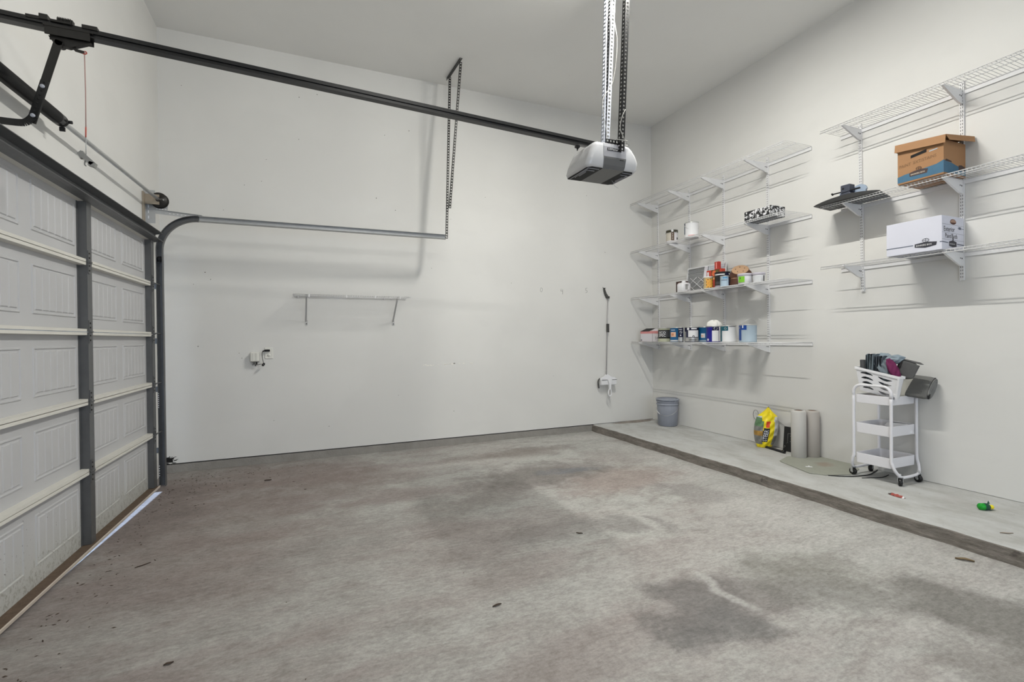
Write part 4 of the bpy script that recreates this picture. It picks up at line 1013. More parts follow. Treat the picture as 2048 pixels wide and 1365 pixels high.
M_VISE = mat('vise_grey_iron', C(64, 67, 78), .45, .3, var=.12, scale=25); M_VISEL = mat('vise_pale_blue', C(140, 154, 172), .5, .1, var=.08, scale=25)
zv = ZB2 + .040
b = MB(); b.prism([(5.815, -2.875), (5.815, -3.0), (5.905, -3.0), (5.905, -2.875)], lambda u, v, t: (u, v, t), zv - .004, zv + .014); b.prism([(-2.885, 0), (-2.995, 0), (-2.975, .034), (-2.905, .034)], lambda u, v, t: (t, u, zv + .012 + v), 5.828, 5.892); b.build('base', M_VISE, vz, bevel=.002)
b = MB(); b.box((5.822, -2.985, zv + .044), (5.895, -2.905, zv + .110)); b.build('jaw', M_VISE, vz, bevel=.003)
b = MB(); b.lathe([(0, -.001), (.009, -.001), (.009, .001)], (5.8215, -2.928, zv + .078), 12, ax=(1, 0, 0)); b.build('bolt_hole', M_HOLE, vz)
b = MB(); b.tube([(5.845, -2.815, zv + .060), (5.845, -3.06, zv + .052)], .006, 10); b.tube([(5.845, -2.822, zv + .052), (5.845, -2.812, zv + .068)], .008, 8)
for i in range(12): b.lathe([(.0062, -.0015), (.0085, 0), (.0062, .0015)], (5.845, -2.99 - i * .006, zv + .0545), 10, ax=(0, 1, 0))
b.build('screw', M_BLACKM, vz)
b = MB()
for (yc, rr) in ((-3.02, .055), (-2.905, .052)): b.prism([(yc + rr * math.cos(t) * 1.15, zv + .045 + rr * math.sin(t)) for t in [PI * i / 12 for i in range(13)]], lambda u, v, t: (t, u, v), 5.900, 5.915)
b.box((5.898, -3.075, zv - .001), (5.918, -2.86, zv + .046)); b.build('back_plate', M_VISEL, vz)

M_KRAFT = mat('kraft_cardboard', C(142, 106, 73), .75, var=.06, scale=10); M_KRAFTD = mat('kraft_inside', C(120, 82, 48), .85)
M_BOXBLUE = mat('faded_blue_print', C(58, 94, 118), .7, var=.15, scale=20); M_BOXINK = mat('dark_box_print', C(62, 50, 48), .7)
def rotbox(b, x0, x1, y0, y1, z0, z1, m=0): b.box((x0, y0, z0), (x1, y1, z1), m)
kb = thing('storage_box', (5.90, -3.555, ZB2), 'brown cardboard file box with a lid and blue band on the middle shelf', 'box', 'file boxes on the right wall')
x0, x1, y0, y1, z0, z1 = 5.752, 6.052, -3.708, -3.402, ZB2, ZB2 + .262
b = MB(); b.box((x0, y0, z0), (x1, y1, z1)); b.build('box_body', M_KRAFT, kb, bevel=.002)
b = MB()
def fx(u, v, n=.0006): return (x0 - n, y1 - u, z0 + v)          # front face, u to the right
def fy(u, v, n=.0006): return (x0 + u, y0 - n, z0 + v)          # near side
b.add([fx(0, .012), fx(.306, .012), fx(.306, .105), fx(.26, .088), fx(.15, .078), fx(.05, .070), fx(0, .060)], [tuple(range(7))], 0)
b.add([fy(0, .012), fy(.30, .012), fy(.30, .06), fy(.20, .075), fy(.10, .095), fy(.04, .098), fy(0, .105)], [tuple(range(7))], 0)
b.build('blue_band', M_BOXBLUE, kb)
b = MB(); b.add([fx(.085, .042, .0012), fx(.20, .040, .0012), fx(.208, .072, .0012), fx(.165, .082, .0012), fx(.115, .080, .0012), fx(.082, .072, .0012)], [tuple(range(6))], 0)
b.tube([fx(.146 + .018 * math.cos(t), .092 + .012 * math.sin(t), .001) for t in [2 * PI * i / 14 for i in range(14)]], .0014, 4, 0, closed=True); b.tube([fx(.130, .092, .001), fx(.162, .092, .001)], .0012, 4, 0); b.tube([fx(.146, .081, .001), fx(.146, .103, .001)], .0012, 4, 0)
b.text('BANKERS BOX', .0155, lambda u, v: fx(.092 + u * .93, .051 + v, .0018), 1)
b.add([fy(.20, .045, .001), fy(.285, .045, .001), fy(.285, .08, .001), fy(.24, .092, .001), fy(.20, .085, .001)], [tuple(range(5))], 0)
b.add([fy(.015, .098, .001), fy(.11, .098, .001), fy(.10, .108, .001), fy(.03, .116, .001)], [tuple(range(4))], 0); b.build('printed_logo', [M_BOXINK, mat('logo_lettering', C(208, 196, 176), .6)], kb)
b = MB()
b.text('PAINT  EXT/STAINS', .036, lambda u, v: fx(.012 + u * .80, .128 + v * .95 + u * .05, .001), 0); b.add([fx(.215, .195, .001), fx(.268, .200, .001), fx(.268, .207, .001), fx(.215, .203, .001)], [(0, 1, 2, 3)], 1); b.build('handwriting', [mat('faded_marker', C(108, 82, 58), .8), M_LBLUE], kb)
b = MB(); b.add([fx(.092, .186, .0009), fx(.198, .200, .0009), fx(.198, .224, .0009), fx(.092, .208, .0009)], [(0, 1, 2, 3)], 0); b.build('hand_hole', M_HOLE, kb)
# lid, a little skewed
ld = MB()
def lid(u, v, n): 
    return (5.740 + .322 * v, -3.392 - .335 * u - .030 * v, z1 + .004 + n + .036 * (1 - u) * (1 - v) + .020 * u * v + .01 * (1 - u) * v)
def lq(pts, th=.003):
    n_ = len(pts); 
    ld.add([p for p in pts], [tuple(range(n_))])
T = [lid(0, 0, .02), lid(1, 0, .02), lid(1, 1, .02), lid(0, 1, .02)]; T2 = [(p[0], p[1], p[2] - .004) for p in T]
ld.add(T + T2, [(0, 1, 2, 3), (7, 6, 5, 4), (0, 4, 5, 1), (1, 5, 6, 2), (2, 6, 7, 3), (3, 7, 4, 0)])
def flap(a, c, out, h, in_=.0):
    a, c, o_ = Vector(a), Vector(c), Vector(out); d = (c - a).normalized() * in_
    p = [a, c, c + o_ - d + Vector((0, 0, -h)), a + o_ + d + Vector((0, 0, -h))]; q = [v + Vector((-.003 if out[0] < 0 else 0, -.003 if out[1] < 0 else 0, 0)) for v in p]
    ld.add(p + q, [(0, 1, 2, 3), (7, 6, 5, 4), (0, 4, 5, 1), (1, 5, 6, 2), (2, 6, 7, 3), (3, 7, 4, 0)])
flap(T[0], T[1], (-.008, 0, 0), .062, .0); flap(T[1], T[2], (.0, -.012, 0), .046, .018); flap(T[3], T[0], (0, .004, 0), .055); ld.build('lid', M_KRAFT, kb)
wb = thing('storage_box', (5.90, -3.515, ZB3), 'white cardboard file box marked Exterior Paint on the lowest shelf', 'box', 'file boxes on the right wall')
M_WCARD = mat('white_cardboard_cool_lit', C(190, 191, 201), .7, var=.02); M_SLATE = mat('slate_print', C(84, 90, 104), .6)  # card colour tinted bluish in place of cool daylight on the front
x0, x1, y0, y1, z0, z1 = 5.745, 6.045, -3.698, -3.322, ZB3, ZB3 + .258
b = MB(); b.box((x0, y0, z0), (x1, y1, z1)); b.build('box_body', M_WCARD, wb, bevel=.002)
b = MB(); b.quad(fx(.0, .055), fx(.19, .055), fx(.19, .062), fx(0, .062)); b.quad(fx(.362, .055), fx(.376, .055), fx(.376, .062), fx(.362, .062)); b.quad(fy(0, .055), fy(.085, .050), fy(.085, .057), fy(0, .062)); b.quad(fy(.205, .045), fy(.3, .042), fy(.3, .050), fy(.205, .053)); b.build('printed_line', M_SLATE, wb)
b = MB()
b.add([fx(.20, .040, .0012), fx(.27, .028, .0012), fx(.34, .038, .0012), fx(.345, .064, .0012), fx(.275, .074, .0012), fx(.20, .066, .0012)], [tuple(range(6))], 0)
b.add([fy(.095, .030, .0012), fy(.145, .022, .0012), fy(.195, .028, .0012), fy(.195, .064, .0012), fy(.145, .074, .0012), fy(.095, .064, .0012)], [tuple(range(6))], 0)
b.tube([fx(.272 + .022 * math.cos(t), .086 + .014 * math.sin(t), .001) for t in [2 * PI * i / 14 for i in range(14)]], .0015, 4, 0, closed=True); b.tube([fx(.254, .086, .001), fx(.290, .086, .001)], .0013, 4, 0); b.tube([fx(.272, .074, .001), fx(.272, .100, .001)], .0013, 4, 0)
b.add([fy(.140, .074, .001), fy(.158, .074, .001), fy(.152, .098, .001), fy(.145, .098, .001)], [(0, 1, 2, 3)], 0)
b.text('BANKERS BOX', .0185, lambda u, v: fx(.208 + u * .86, .045 + v, .0018), 1); b.text('BANKERS BOX', .0125, lambda u, v: fy(.100 + u * .90, .042 + v, .0018), 1); b.build('printed_logo', [mat('logo_black', C(46, 46, 54), .6), mat('logo_white', C(215, 215, 220), .6)], wb)
b = MB(); b.text('Exterior', .054, lambda u, v: fy(.022 + u * .82, .140 + v, .001), 0); b.text('Paint/Both', .050, lambda u, v: fy(.040 + u * .80, .090 + v, .001), 0); b.build('handwriting', mat('black_marker', C(52, 50, 48), .7), wb)
b = MB(); b.add([fy(.15 + .042 * math.cos(t), .215 + .022 * math.sin(t) * (1 if math.sin(t) > 0 else .85), .0009) for t in [2 * PI * i / 20 for i in range(20)]], [tuple(range(20))], 0); b.add([fy(.110, .210, .0012), fy(.19, .212, .0012), fy(.186, .226, .0012), fy(.15, .236, .0012), fy(.115, .226, .0012)], [tuple(range(5))], 1); b.build('hand_hole', [mat('hand_hole_brown', C(72, 44, 36), .8), mat('hand_hole_flap', C(150, 122, 106), .8)], wb)
b = MB(); b.quad(fy(.215, .170), fy(.30, .168), fy(.30, .172), fy(.215, .174)); b.quad(fy(.225, .164, .001), fy(.258, .163, .001), fy(.258, .182, .001), fy(.225, .183, .001)); 
for v in (.194, .130, .078): b.quad(fy(0, v), fy(.3, v - .004), fy(.3, v - .0025), fy(0, v + .0015))
b.build('form_line', M_SLATE, wb)
# ------------------------------------------------------------------ back wall: plug box, outlet, long-handled mop head with dustpan
op = thing('outlet_plate', (.955, .004, 1.185), 'off-white outlet plate with a black plug on the back wall', 'outlet')
M_PLATE = mat('plate_ivory', C(202, 201, 194), .45, var=.02)
b = MB(); b.box((.918, -.004, 1.126), (.996, .005, 1.245)); b.build('plate', M_PLATE, op, bevel=.0025)
b = MB()
for zz in (1.160, 1.212): b.lathe([(0, -.006), (.0165, -.006), (.0175, -.0035)], (.957, 0, zz), 18, ax=(0, 1, 0))
for x in (.950, .964): b.box((x - .001, -.0066, 1.156), (x + .001, -.0058, 1.168), 1)
b.lathe([(0, -.0068), (.002, -.0066), (.002, -.005)], (.957, 0, 1.148), 8, ax=(0, 1, 0), m=1); b.build('socket', [M_PLATE, M_SLOT], op)
wb2 = thing('wall_controller', (.825, -.02, 1.10), 'small ivory control box on the back wall left of the outlet', 'control box')
b = MB(); b.box((.786, -.062, 1.100), (.866, .004, 1.196)); b.build('case', M_PLATE, wb2, bevel=.006, seg=2)
b = MB(); b.box((.796, -.0635, 1.108), (.815, -.0618, 1.188)); b.box((.826, -.0635, 1.108), (.846, -.0618, 1.188)); b.build('cover_panel', mat('case_shadow_grey', C(186, 185, 178), .6, var=.05, scale=40), wb2)
b = MB(); b.box((.790, -.058, 1.094), (.862, .002, 1.101), 0)
for i, x in enumerate((.808, .822, .836, .842)): b.tube(smooth_path([(x, -.03, 1.096), (x + .003, -.035, 1.075), (x - .004 + .01 * (i % 2), -.03, 1.062 - .006 * (i % 3))], 3), .0035, 5, 1)
b.build('terminal_wire', [mat('terminal_shadow', C(90, 88, 84), .7), M_BLACKM], wb2)
pg = thing('power_cord', (.92, -.03, 1.215), 'black plug and thin cord running from the outlet to the control box', 'power cord')
b = MB(); b.box((.916, -.034, 1.202), (.968, -.0055, 1.224)); b.obox((.908, -.02, 1.208), (.012, 0, .005), (0, .006, 0), (-.002, 0, .006)); b.build('plug', M_BLACKM, pg, bevel=.003)
b = MB(); b.tube(smooth_path([(.900, -.02, 1.204), (.893, -.022, 1.185), (.897, -.03, 1.13), (.906, -.05, 1.075), (.880, -.05, 1.07), (.845, -.035, 1.062)], 6), .0028, 6)
b.tube(smooth_path([(.917, -.048, 1.076), (.908, -.075, 1.078), (.898, -.075, 1.060), (.906, -.05, 1.055), (.917, -.048, 1.070)], 4), .0065, 6); b.build('cord', M_BLACKM, pg)

mp = thing('hanging_mop', (5.26, -.03, 1.3), 'long thin grey pole hanging on the back wall with a white head', 'mop')
def hk(u, v): return (5.262 + u, -.022, 1.90 + v)
M_CHAR = mat('charcoal_plastic', C(66, 66, 64), .5, var=.1)
b = MB(); b.prism([(-.050, .115), (-.030, .120), (-.034, .095), (-.012, .040), (.022, -.002), (.040, .000), (.040, -.032), (.012, -.032), (-.006, -.025), (-.030, .020), (-.046, .070)], lambda u, v, t: (5.255 + u, t, 1.90 + v), -.032, -.006); b.tube([hk(-.074, .128), hk(-.055, .095), hk(-.030, .03), hk(-.008, -.012)], .0030, 5); b.build('hook_grip', M_CHAR, mp)
b = MB(); b.tube([(5.272, -.024, 1.885), (5.252, -.03, 1.40), (5.226, -.034, .765)], .0068, 8); b.build('pole', mat('grey_pole', C(158, 156, 158), .35, .4), mp)
b = MB(); b.box((5.246, -.044, 1.386), (5.275, -.014, 1.508))
for i in range(5): b.box((5.244, -.0455, 1.395 + i * .023), (5.262, -.0435, 1.404 + i * .023), 1)
b.build('pole_grip', [M_CHAR, M_GRAPH], mp)
b = MB(); b.prism([(5.118, .735), (5.190, .762), (5.205, .785), (5.245, .790), (5.275, .772), (5.300, .755), (5.36, .748), (5.378, .715), (5.118, .712)], lambda u, v, t: (u, t, v), -.050, -.012); b.build('mop_head', M_WPLAS, mp, bevel=.003)
dp = thing('dustpan', (5.25, -.08, .60), 'white dustpan with a looped handle hanging below the grey pole', 'dustpan')
b = MB(); b.prism([(-.105, .728), (-.098, .650), (-.052, .642), (-.056, .726)], lambda u, v, t: (t, u, v), 5.098, 5.352); b.build('pan', M_WPLAS, dp, bevel=.004)
b = MB(); b.box((5.102, -.1075, .716), (5.19, -.1045, .722)); b.box((5.262, -.1075, .716), (5.352, -.1045, .722)); b.build('pan_groove', M_SLOT, dp)
b = MB(); b.prism([(5.192, .724), (5.262, .724), (5.248, .66), (5.242, .585), (5.216, .585), (5.212, .66)], lambda u, v, t: (u, t, v), -.122, -.102)
b.tube(smooth_path([(5.217, -.112, .59), (5.204, -.112, .555), (5.205, -.112, .515), (5.229, -.112, .490), (5.253, -.112, .515), (5.254, -.112, .555), (5.241, -.112, .59)], 4), .0085, 8); b.build('handle', M_WPLAS, dp)
b = MB(); b.tube(smooth_path([(5.125, -.02, .735), (5.098, -.03, .715), (5.082, -.04, .690), (5.088, -.04, .655), (5.102, -.03, .60)], 4), .009, 6); b.build('brush_edge', M_CHAR, dp)
# broken safety sensor at the foot of the door track
ss = thing('safety_sensor', (.10, -.44, .2), 'small ragged black safety sensor low on the wall by the door track', 'sensor')
b = MB(); b.box((.118, -.44, .20), (.175, -.415, .235)); b.box((.118, -.442, .235), (.150, -.412, .245)); b.box((.118, -.442, .185), (.140, -.412, .192)); b.build('sensor_body', M_HOLE, ss)
b = MB()
rnd = random.Random(3)
for i in range(16):
    p = Vector((.165 + rnd.uniform(-.03, .02), -.43, .215 + rnd.uniform(-.025, .025))); b.tube([p, p + Vector((rnd.uniform(.0, .04), rnd.uniform(-.008, .008), rnd.uniform(-.025, .03)))], .003, 4)
b.build('frayed_wire', M_HOLE, ss)

# ------------------------------------------------------------------ things on the ledge
k_b = thing('bucket', (5.925, -.475, HB), 'grey plastic bucket with a wire handle in the back corner', 'bucket')
M_BUCK = mat('bucket_slate_plastic', C(134, 138, 148), .45, var=.06, scale=8)
bc = (5.915, -.490, HB)
b = MB(); b.lathe([(0, .002), (.122, .002), (.128, .006), (.140, .285), (.140, .37), (.134, .37), (.130, .30), (.122, .01), (0, .008)], bc, 40); b.build('bucket_body', M_BUCK, k_b)
b = MB()
for zz, rr in ((.298, .150), (.335, .151)): b.lathe([(.139, zz - .006), (rr, zz - .005), (rr, zz + .004), (.139, zz + .006)], bc, 40)
b.lathe([(.138, .352), (.153, .352), (.155, .366), (.150, .374), (.134, .374)], bc, 40)
for a in range(0, 360, 30): 
    t = R(a); b.obox((bc[0] + .146 * math.cos(t), bc[1] + .146 * math.sin(t), HB + .345), (.003 * math.cos(t), .003 * math.sin(t), 0), (-.004 * math.sin(t), .004 * math.cos(t), 0), (0, 0, .012))
b.build('rim_band', M_BUCK, k_b)
b = MB(); f = facing(*bc[:2]); pa = f + R(75); a_ax = Vector((math.cos(pa), math.sin(pa), 0)); 
c0 = Vector(bc) + Vector((0, 0, .30)); n_ = Vector((math.cos(f), math.sin(f), 0)); dn = n_ * .60 + Vector((0, 0, -.80))
pts = [c0 + a_ax * (.155 * math.cos(t)) + n_ * (.158 * math.sin(t)) + Vector((0, 0, -.115 * math.sin(t) - .06 * (1 - math.cos(t)) * .5)) for t in [PI * i / 20 for i in range(21)]]
b.tube(pts, .0026, 6); b.build('bail_handle', M_GALVL, k_b)
b = MB(); b.tube([pts[15], pts[18]], .008, 8); b.build('grip', M_WIREW, k_b)

# yellow soil bag leaning on the wall
bg_ = thing('soil_bag', (5.95, -2.03, HB), 'yellow and grey bag of garden soil leaning on the right wall', 'bag')
BX = Vector((.60, -.80, 0)).normalized(); BN = Vector((-.80, -.60, 0)).normalized(); BO = Vector((5.948, -1.985, HB))
BU = (Vector((0, 0, 1)) + Vector((.045, -.10, 0))).normalized()
def bagp(u, v, side=1):
    s_ = 2 * u - 1
    wv = .118 * (math.sin(PI * min(1, .12 + v * .80)) ** .55) * (1 if v < .78 else max(.12, 1 - (v - .78) / .22 * .88))
    th = .075 * (max(0, 1 - s_ * s_) ** .5) * (math.sin(PI * min(1, .10 + .84 * v)) ** .6)
    cr = .006 * math.sin(14 * v + 5 * s_) * (1 - abs(s_)) + .004 * math.sin(31 * v - 9 * s_)
    return BO + BX * (s_ * wv) + BN * (side * th + cr * side + .004 * side) + BU * (v * .445 + .003)
def bagm(u, v):
    s_ = 2 * u - 1
    if v > .78 or (v > .66 and abs(s_ - .1) < .62 - (.78 - v)): return 0
    if v < .08: return 0
    if .28 < v < .66 and abs(s_ - (.12 - .2 * (.5 - v))) < .16 and v > .50: return 3
    if .14 < v < .50 and abs(s_ - (.08 - .25 * (.5 - v))) < .26: return 4
    if abs(s_ - .22) < .44 and v < .66: return 0
    if v > .52 and s_ < 0: return 5 if v < .74 else 2
    if s_ > .5: return 2 if v > .30 else 1
    return 1 if v < .30 or v > .40 else 6
b = MB(); b.grid(41, 61, lambda u, v: bagp(u, v, 1), 0, True, bagm); b.grid(41, 61, lambda u, v: bagp(u, v, -1), 1)
b.build('bag_body', [mat('bag_yellow', C(226, 196, 22), .35, var=.08, scale=20, spec=.5), mat('bag_grey_photo', C(112, 112, 108), .4, var=.45, scale=40), mat('bag_silver', C(176, 178, 178), .35, var=.3, scale=35), mat('bag_red', C(186, 60, 30), .4, var=.2, scale=30), M_INK, mat('bag_green_photo', C(86, 116, 84), .4, var=.6, scale=35), mat('bag_ochre', C(150, 116, 56), .4, var=.5, scale=40)], bg_)
b = MB()
b.text('STEER', .062, lambda u, v: bagp(.5 + .5 * (.08 - .25 * (.34 - u / .445)) + (-(v) + .022) / .236 * 1.0, .165 + u / .445 * .80, 1) + BN * .0035, 0); b.build('lettering', mat('bag_lettering', C(205, 208, 214), .4), bg_)
b = MB(); b.tube(smooth_path([(6.05, -1.80 + .036 * math.cos(t), .412 + .054 * math.sin(t)) for t in [2 * PI * i / 14 for i in range(15)]], 2) , .0022, 5)
b.tube(smooth_path([(6.05, -1.83, .37), (6.062, -1.93, .42), (6.066, -2.06, .385), (6.06, -2.16, .335)], 5), .0018, 5)
tag(b.build('thin_wire', M_GRAPH), 'thin dark wire looped behind the yellow soil bag', 'wire')
tb = thing('black_tube', (5.90, -2.15, HB), 'black plastic tube lying on the ledge in front of the yellow bag', 'tube')
b = MB(); b.tube([(5.95, -1.93, HB + .013), (5.885, -2.27, HB + .013)], .0125, 12); b.build('tube_body', M_BLACKM, tb)
b = MB(); b.lathe([(.0125, -.03), (.0165, -.028), (.0165, 0), (.010, 0), (.010, -.02), (0, -.02)], (5.882, -2.287, HB + .0168), 14, ax=(-.19, -.98, 0)); b.build('end_collar', M_BLACK, tb)
bp_ = thing('bracket_board', (6.0, -2.25, HB), 'flat black board with a bracket outline standing between the soil bag and rolls', 'board')
b = MB(); b.obox((6.012, -2.268, HB + .128), (.010, 0, 0), (0, .085, 0), (.012, 0, .128)); b.build('board_body', M_BLACKM, bp_)
b = MB(); 
def pp(u, v): return (5.9985 + .0235 * (v / .256) - .0115, -2.183 - u, HB + v)
b.tube([pp(.075, .19), pp(.05, .19), pp(.05, .09), pp(.035, .085)], .0016, 4); b.tube([pp(.05, .19), pp(.12, .19)], .0016, 4)
for v in (.165, .11): b.lathe([(0, -.002), (.003, -.001), (.003, 0)], pp(.08, v), 8, ax=(1, 0, 0))
b.tube([pp(.012, .03), pp(.02, .06), pp(.03, .045)], .0016, 4); b.build('bracket_outline', M_TIN, bp_)
b = MB(); b.obox((6.0115, -2.1825, HB + .128), (.0105, 0, 0), (0, .0012, 0), (.012, 0, .128)); b.build('board_edge', M_TIN, bp_)
def roll(x, y, r, h, label, mm):
    o = thing('wrap_roll', (x, y, HB), label, 'roll', 'rolls standing on the ledge')
    b = MB(); b.lathe([(r * .55, 0), (r - .004, 0), (r, .006), (r, h - .016), (r - .010, h - .002), (r * .62, h), (r * .55, h)], (x, y, HB + .0005), 32); b.build('wrap', mm, o)
    b = MB(); b.lathe([(r * .55, 0), (r * .55, h - .004), (r * .48, h - .004), (r * .48, .004), (r * .55, 0)], (x, y, HB + .0005), 24); b.lathe([(0, h - .05), (r * .48, h - .05)], (x, y, HB), 24, m=1); b.build('core', [mat('cardboard_core', C(140, 112, 96), .8), mat('core_inside', C(88, 66, 56), .9)], o)
M_ROLL = mat('stretch_film', C(172, 170, 166), .45, var=.03, scale=3)
roll(5.868, -2.452, .068, .475, 'pale grey film roll standing on the ledge, the front one of two', M_ROLL)
roll(6.002, -2.500, .063, .470, 'greyer film roll standing behind the front one against the wall', mat('stretch_film_dusty', C(158, 153, 148), .5, var=.06, scale=6))
b = MB()
MP = [(5.545, -2.500), (5.57, -2.47), (5.77, -2.395), (5.80, -2.395), (6.06, -2.565), (6.06, -2.87), (5.935, -2.985), (5.69, -3.062), (5.475, -2.975), (5.455, -2.93), (5.415, -2.88)]
b.prism(MP[::-1], lambda u, v, t: (u, v, t), HB + .0006, HB + .007)
k = NT('floor_mat_olive'); nz = k.noise(k.tc.outputs['Object'], 9, 6, .7)
cc = k.mix(nz, C(122, 124, 114), C(142, 143, 133)); v_ = k.mapping(k.warp(k.tc.outputs['Object'], 6, .2), loc=(.08, -.02, 0), sc=(.12, .10, 1), typ='TEXTURE')
k.link(k.mix(k.ramp(k.length(v_), 1.1, .3, 0, .5), cc, C(118, 96, 82)), k.b.inputs['Base Color']); k.b.inputs['Roughness'].default_value = .85
tag(b.build('floor_mat', [k.m]), 'flat olive grey floor mat with clipped corners on the ledge', 'mat')
b = MB(); b.obox((5.60, -2.745, HB + .0085), (.022, -.016, 0), (.006, .009, 0), (0, 0, .0008)); b.obox((5.615, -2.735, HB + .0095), (.010, .010, 0), (.004, -.004, 0), (0, 0, .0008)); tag(b.build('paper_scrap', M_WPLAS), 'scrap of white paper on the olive floor mat', 'paper')
b = MB(); b.tube(smooth_path([(5.50, -2.99, HB + .004), (5.62, -3.085, HB + .005), (5.80, -3.13, HB + .006), (5.95, -3.10, HB + .006), (6.05, -3.07, HB + .006)], 5), .0045, 6); b.tube(smooth_path([(5.68, -3.16, HB + .004), (5.74, -3.18, HB + .004), (5.85, -3.22, HB + .004), (5.98, -3.2, HB + .004)], 5), .0035, 6)
tag(b.build('black_cable', M_BLACKM), 'thin black cable lying on the ledge under the white trolley', 'cable')

# ------------------------------------------------------------------ white three-tier utility trolley
ct_ = thing('utility_trolley', (5.87, -3.23, HB), 'white three-tier utility trolley on casters beside the right wall', 'trolley')
TX0, TX1, TY0, TY1 = 5.695, 6.035, -3.372, -3.098
def tray(zb, zt):
    b = MB(); outs = []
    for (z, i) in ((zb, 0.004), (zb + .003, 0), (zt, -.002), (zt + .002, 0), (zt, .004), (zb + .006, .005)):
        outs.append(ring(z, TX0 + i, TX1 - i, TY0 + i, TY1 - i, .022, 4))
    n_ = len(outs[0]); vs = [p for q in outs for p in q]
    b.add(vs, [(i * n_ + k, i * n_ + (k + 1) % n_, (i + 1) * n_ + (k + 1) % n_, (i + 1) * n_ + k) for i in range(5) for k in range(n_)] + [tuple(range(n_))[::-1], tuple(range(5 * n_, 6 * n_))], 0)
    b.build('tray', M_WHITE, ct_)
for zb, zt in ((.733, .803), (.476, .560), (.217, .300)): tray(zb, zt)
LX = TX0 - .006
def legpath(side, xx, top):
    ya = TY0 - .008 if side < 0 else TY1 + .008; o_ = side
    return [(xx, ya, top), (xx, ya, .55), (xx, ya, .30), (xx - .004, ya + o_ * .012, .255), (xx - .012, ya + o_ * .030, .205)]
b = MB(); yn, yf = TY0 - .008, TY1 + .008
near = [(LX, yn, .80), (LX, yn, .55), (LX, yn, .30), (LX + .0, yn - .008, .255), (LX + .012, yn - .022, .205), (LX + .045, yn - .036, .165), (LX + .09, yn - .040, .152), (LX + .20, yn - .040, .152), (LX + .29, yn - .036, .158), (LX + .335, yn - .024, .185), (LX + .352, yn - .010, .235), (LX + .350, yn, .30), (LX + .348, yn, .55), (LX + .348, yn, .80)]
b.tube(smooth_path(near, 4), .0115, 10); b.build('leg_frame', M_WHITE, ct_)
far = [(p[0] + (.0 if i in (0, 1, 2, 11, 12, 13) else .0), 2 * (TY0 + TY1) / 2 - p[1], p[2]) for i, p in enumerate(near)]
b = MB(); b.tube(smooth_path(far, 4), .0115, 10); b.build('leg_frame', M_WHITE, ct_)
b = MB(); ar = [(LX, yn, .79)] + [tuple(p) for p in arc((LX, yn + .062, .826), (0, -1, 0), (0, 0, 1), .062, 0, PI / 2, 8)] + [tuple(p) for p in arc((LX, yf - .062, .826), (0, 1, 0), (0, 0, 1), .062, PI / 2, 0, 8)] + [(LX, yf, .79)]
b.tube(ar, .0115, 10); b.build('handle_arch', M_WHITE, ct_)
def caster(x, y, a):
    z = HB + .031; d = Vector((math.cos(a), math.sin(a), 0)); n_ = Vector((-d.y, d.x, 0))
    o_ = MB(); o_.lathe([(0, -.014), (.022, -.014), (.0305, -.010), (.0305, .010), (.022, .014), (0, .014)], (x, y, z), 20, ax=n_); o = o_.build('wheel', M_BLACK, ct_)
    h = MB(); h.lathe([(0, -.0145), (.012, -.014), (.012, .014), (0, .0145)], (x, y, z), 14, ax=n_); h.build('wheel_hub', M_GALVL, o)
    f = MB()
    for s_ in (-1, 1): f.obox(Vector((x, y, z + .020)) + n_ * s_ * .0175, d * .010, n_ * .0015, Vector((0, 0, .022)))
    f.obox((x, y, z + .040), d * .016, n_ * .018, (0, 0, .002)); f.lathe([(0, .0), (.008, 0), (.008, .026), (0, .026)], (x, y, z + .04), 10); f.build('fork', M_GALVL, ct_)
caster(5.735, yn - .038, R(35)); caster(5.985, yn - .038, R(75)); caster(5.735, yf + .036, R(80)); caster(5.985, yf + .036, R(10))
b = MB()
for (y_, z_) in ((yf + .012, .262), (yf + .012, .52), (yf + .012, .78)): b.lathe([(0, -.016), (.006, -.014), (.006, 0)], (LX, y_ - .012, z_), 8, ax=(-1, 0, 0))
b.build('screw', M_GALV, ct_)
b = MB(); b.grid(24, 10, lambda u, v: (5.985 + .045 * math.cos(u * 2 * PI) * (1 + .25 * math.sin(3 * u * 6.28)) * (1 - .5 * v), -3.27 + .12 * (1 - .5 * v) * math.sin(u * 2 * PI), .483 + .075 * (1 - (1 - v) ** 2)), 0, wrap=True)
tag(b.build('white_bundle', M_WPLAS), 'white bundled plastic on the middle tray of the trolley', 'bag')

# white plastic basket tilted on the top tray
bk = thing('basket', (5.80, -3.25, .80), 'white slotted plastic basket tilted on top of the utility trolley', 'basket')
PA, PB, PC, PD = Vector((5.715, -3.092, 1.030)), Vector((5.715, -3.420, .964)), Vector((5.738, -3.385, .785)), Vector((5.738, -3.115, .838))
def pan(u, v): return PA.lerp(PB, u).lerp(PD.lerp(PC, u), v)
def slot(u, v):
    for col, (cu, w_) in enumerate(((.255, .155), (.70, .165))):
        for k_ in range(4):
            cv = .155 + .215 * k_ + (.03 if col else 0); t = (u - cu) / w_
            if abs(t) < 1:
                mid = cv + (.045 * (t * t) - .02 if col == 0 else -.045 * t * t + .05 + .02 * t); hgt = .050 * (1 - t * t) ** .7 + .004
                if abs(v - mid) < hgt: return True
    return False
b = MB(); nu, nv = 150, 100
vid = {}
def gv(i, j, s_):
    if (i, j, s_) not in vid: vid[(i, j, s_)] = len(b.v); b.v.append(tuple(pan(i / nu, j / nv) + Vector((.003 * s_, 0, 0))))
    return vid[(i, j, s_)]
def solid(i, j): return 0 <= i < nu and 0 <= j < nv and not slot((i + .5) / nu, (j + .5) / nv)
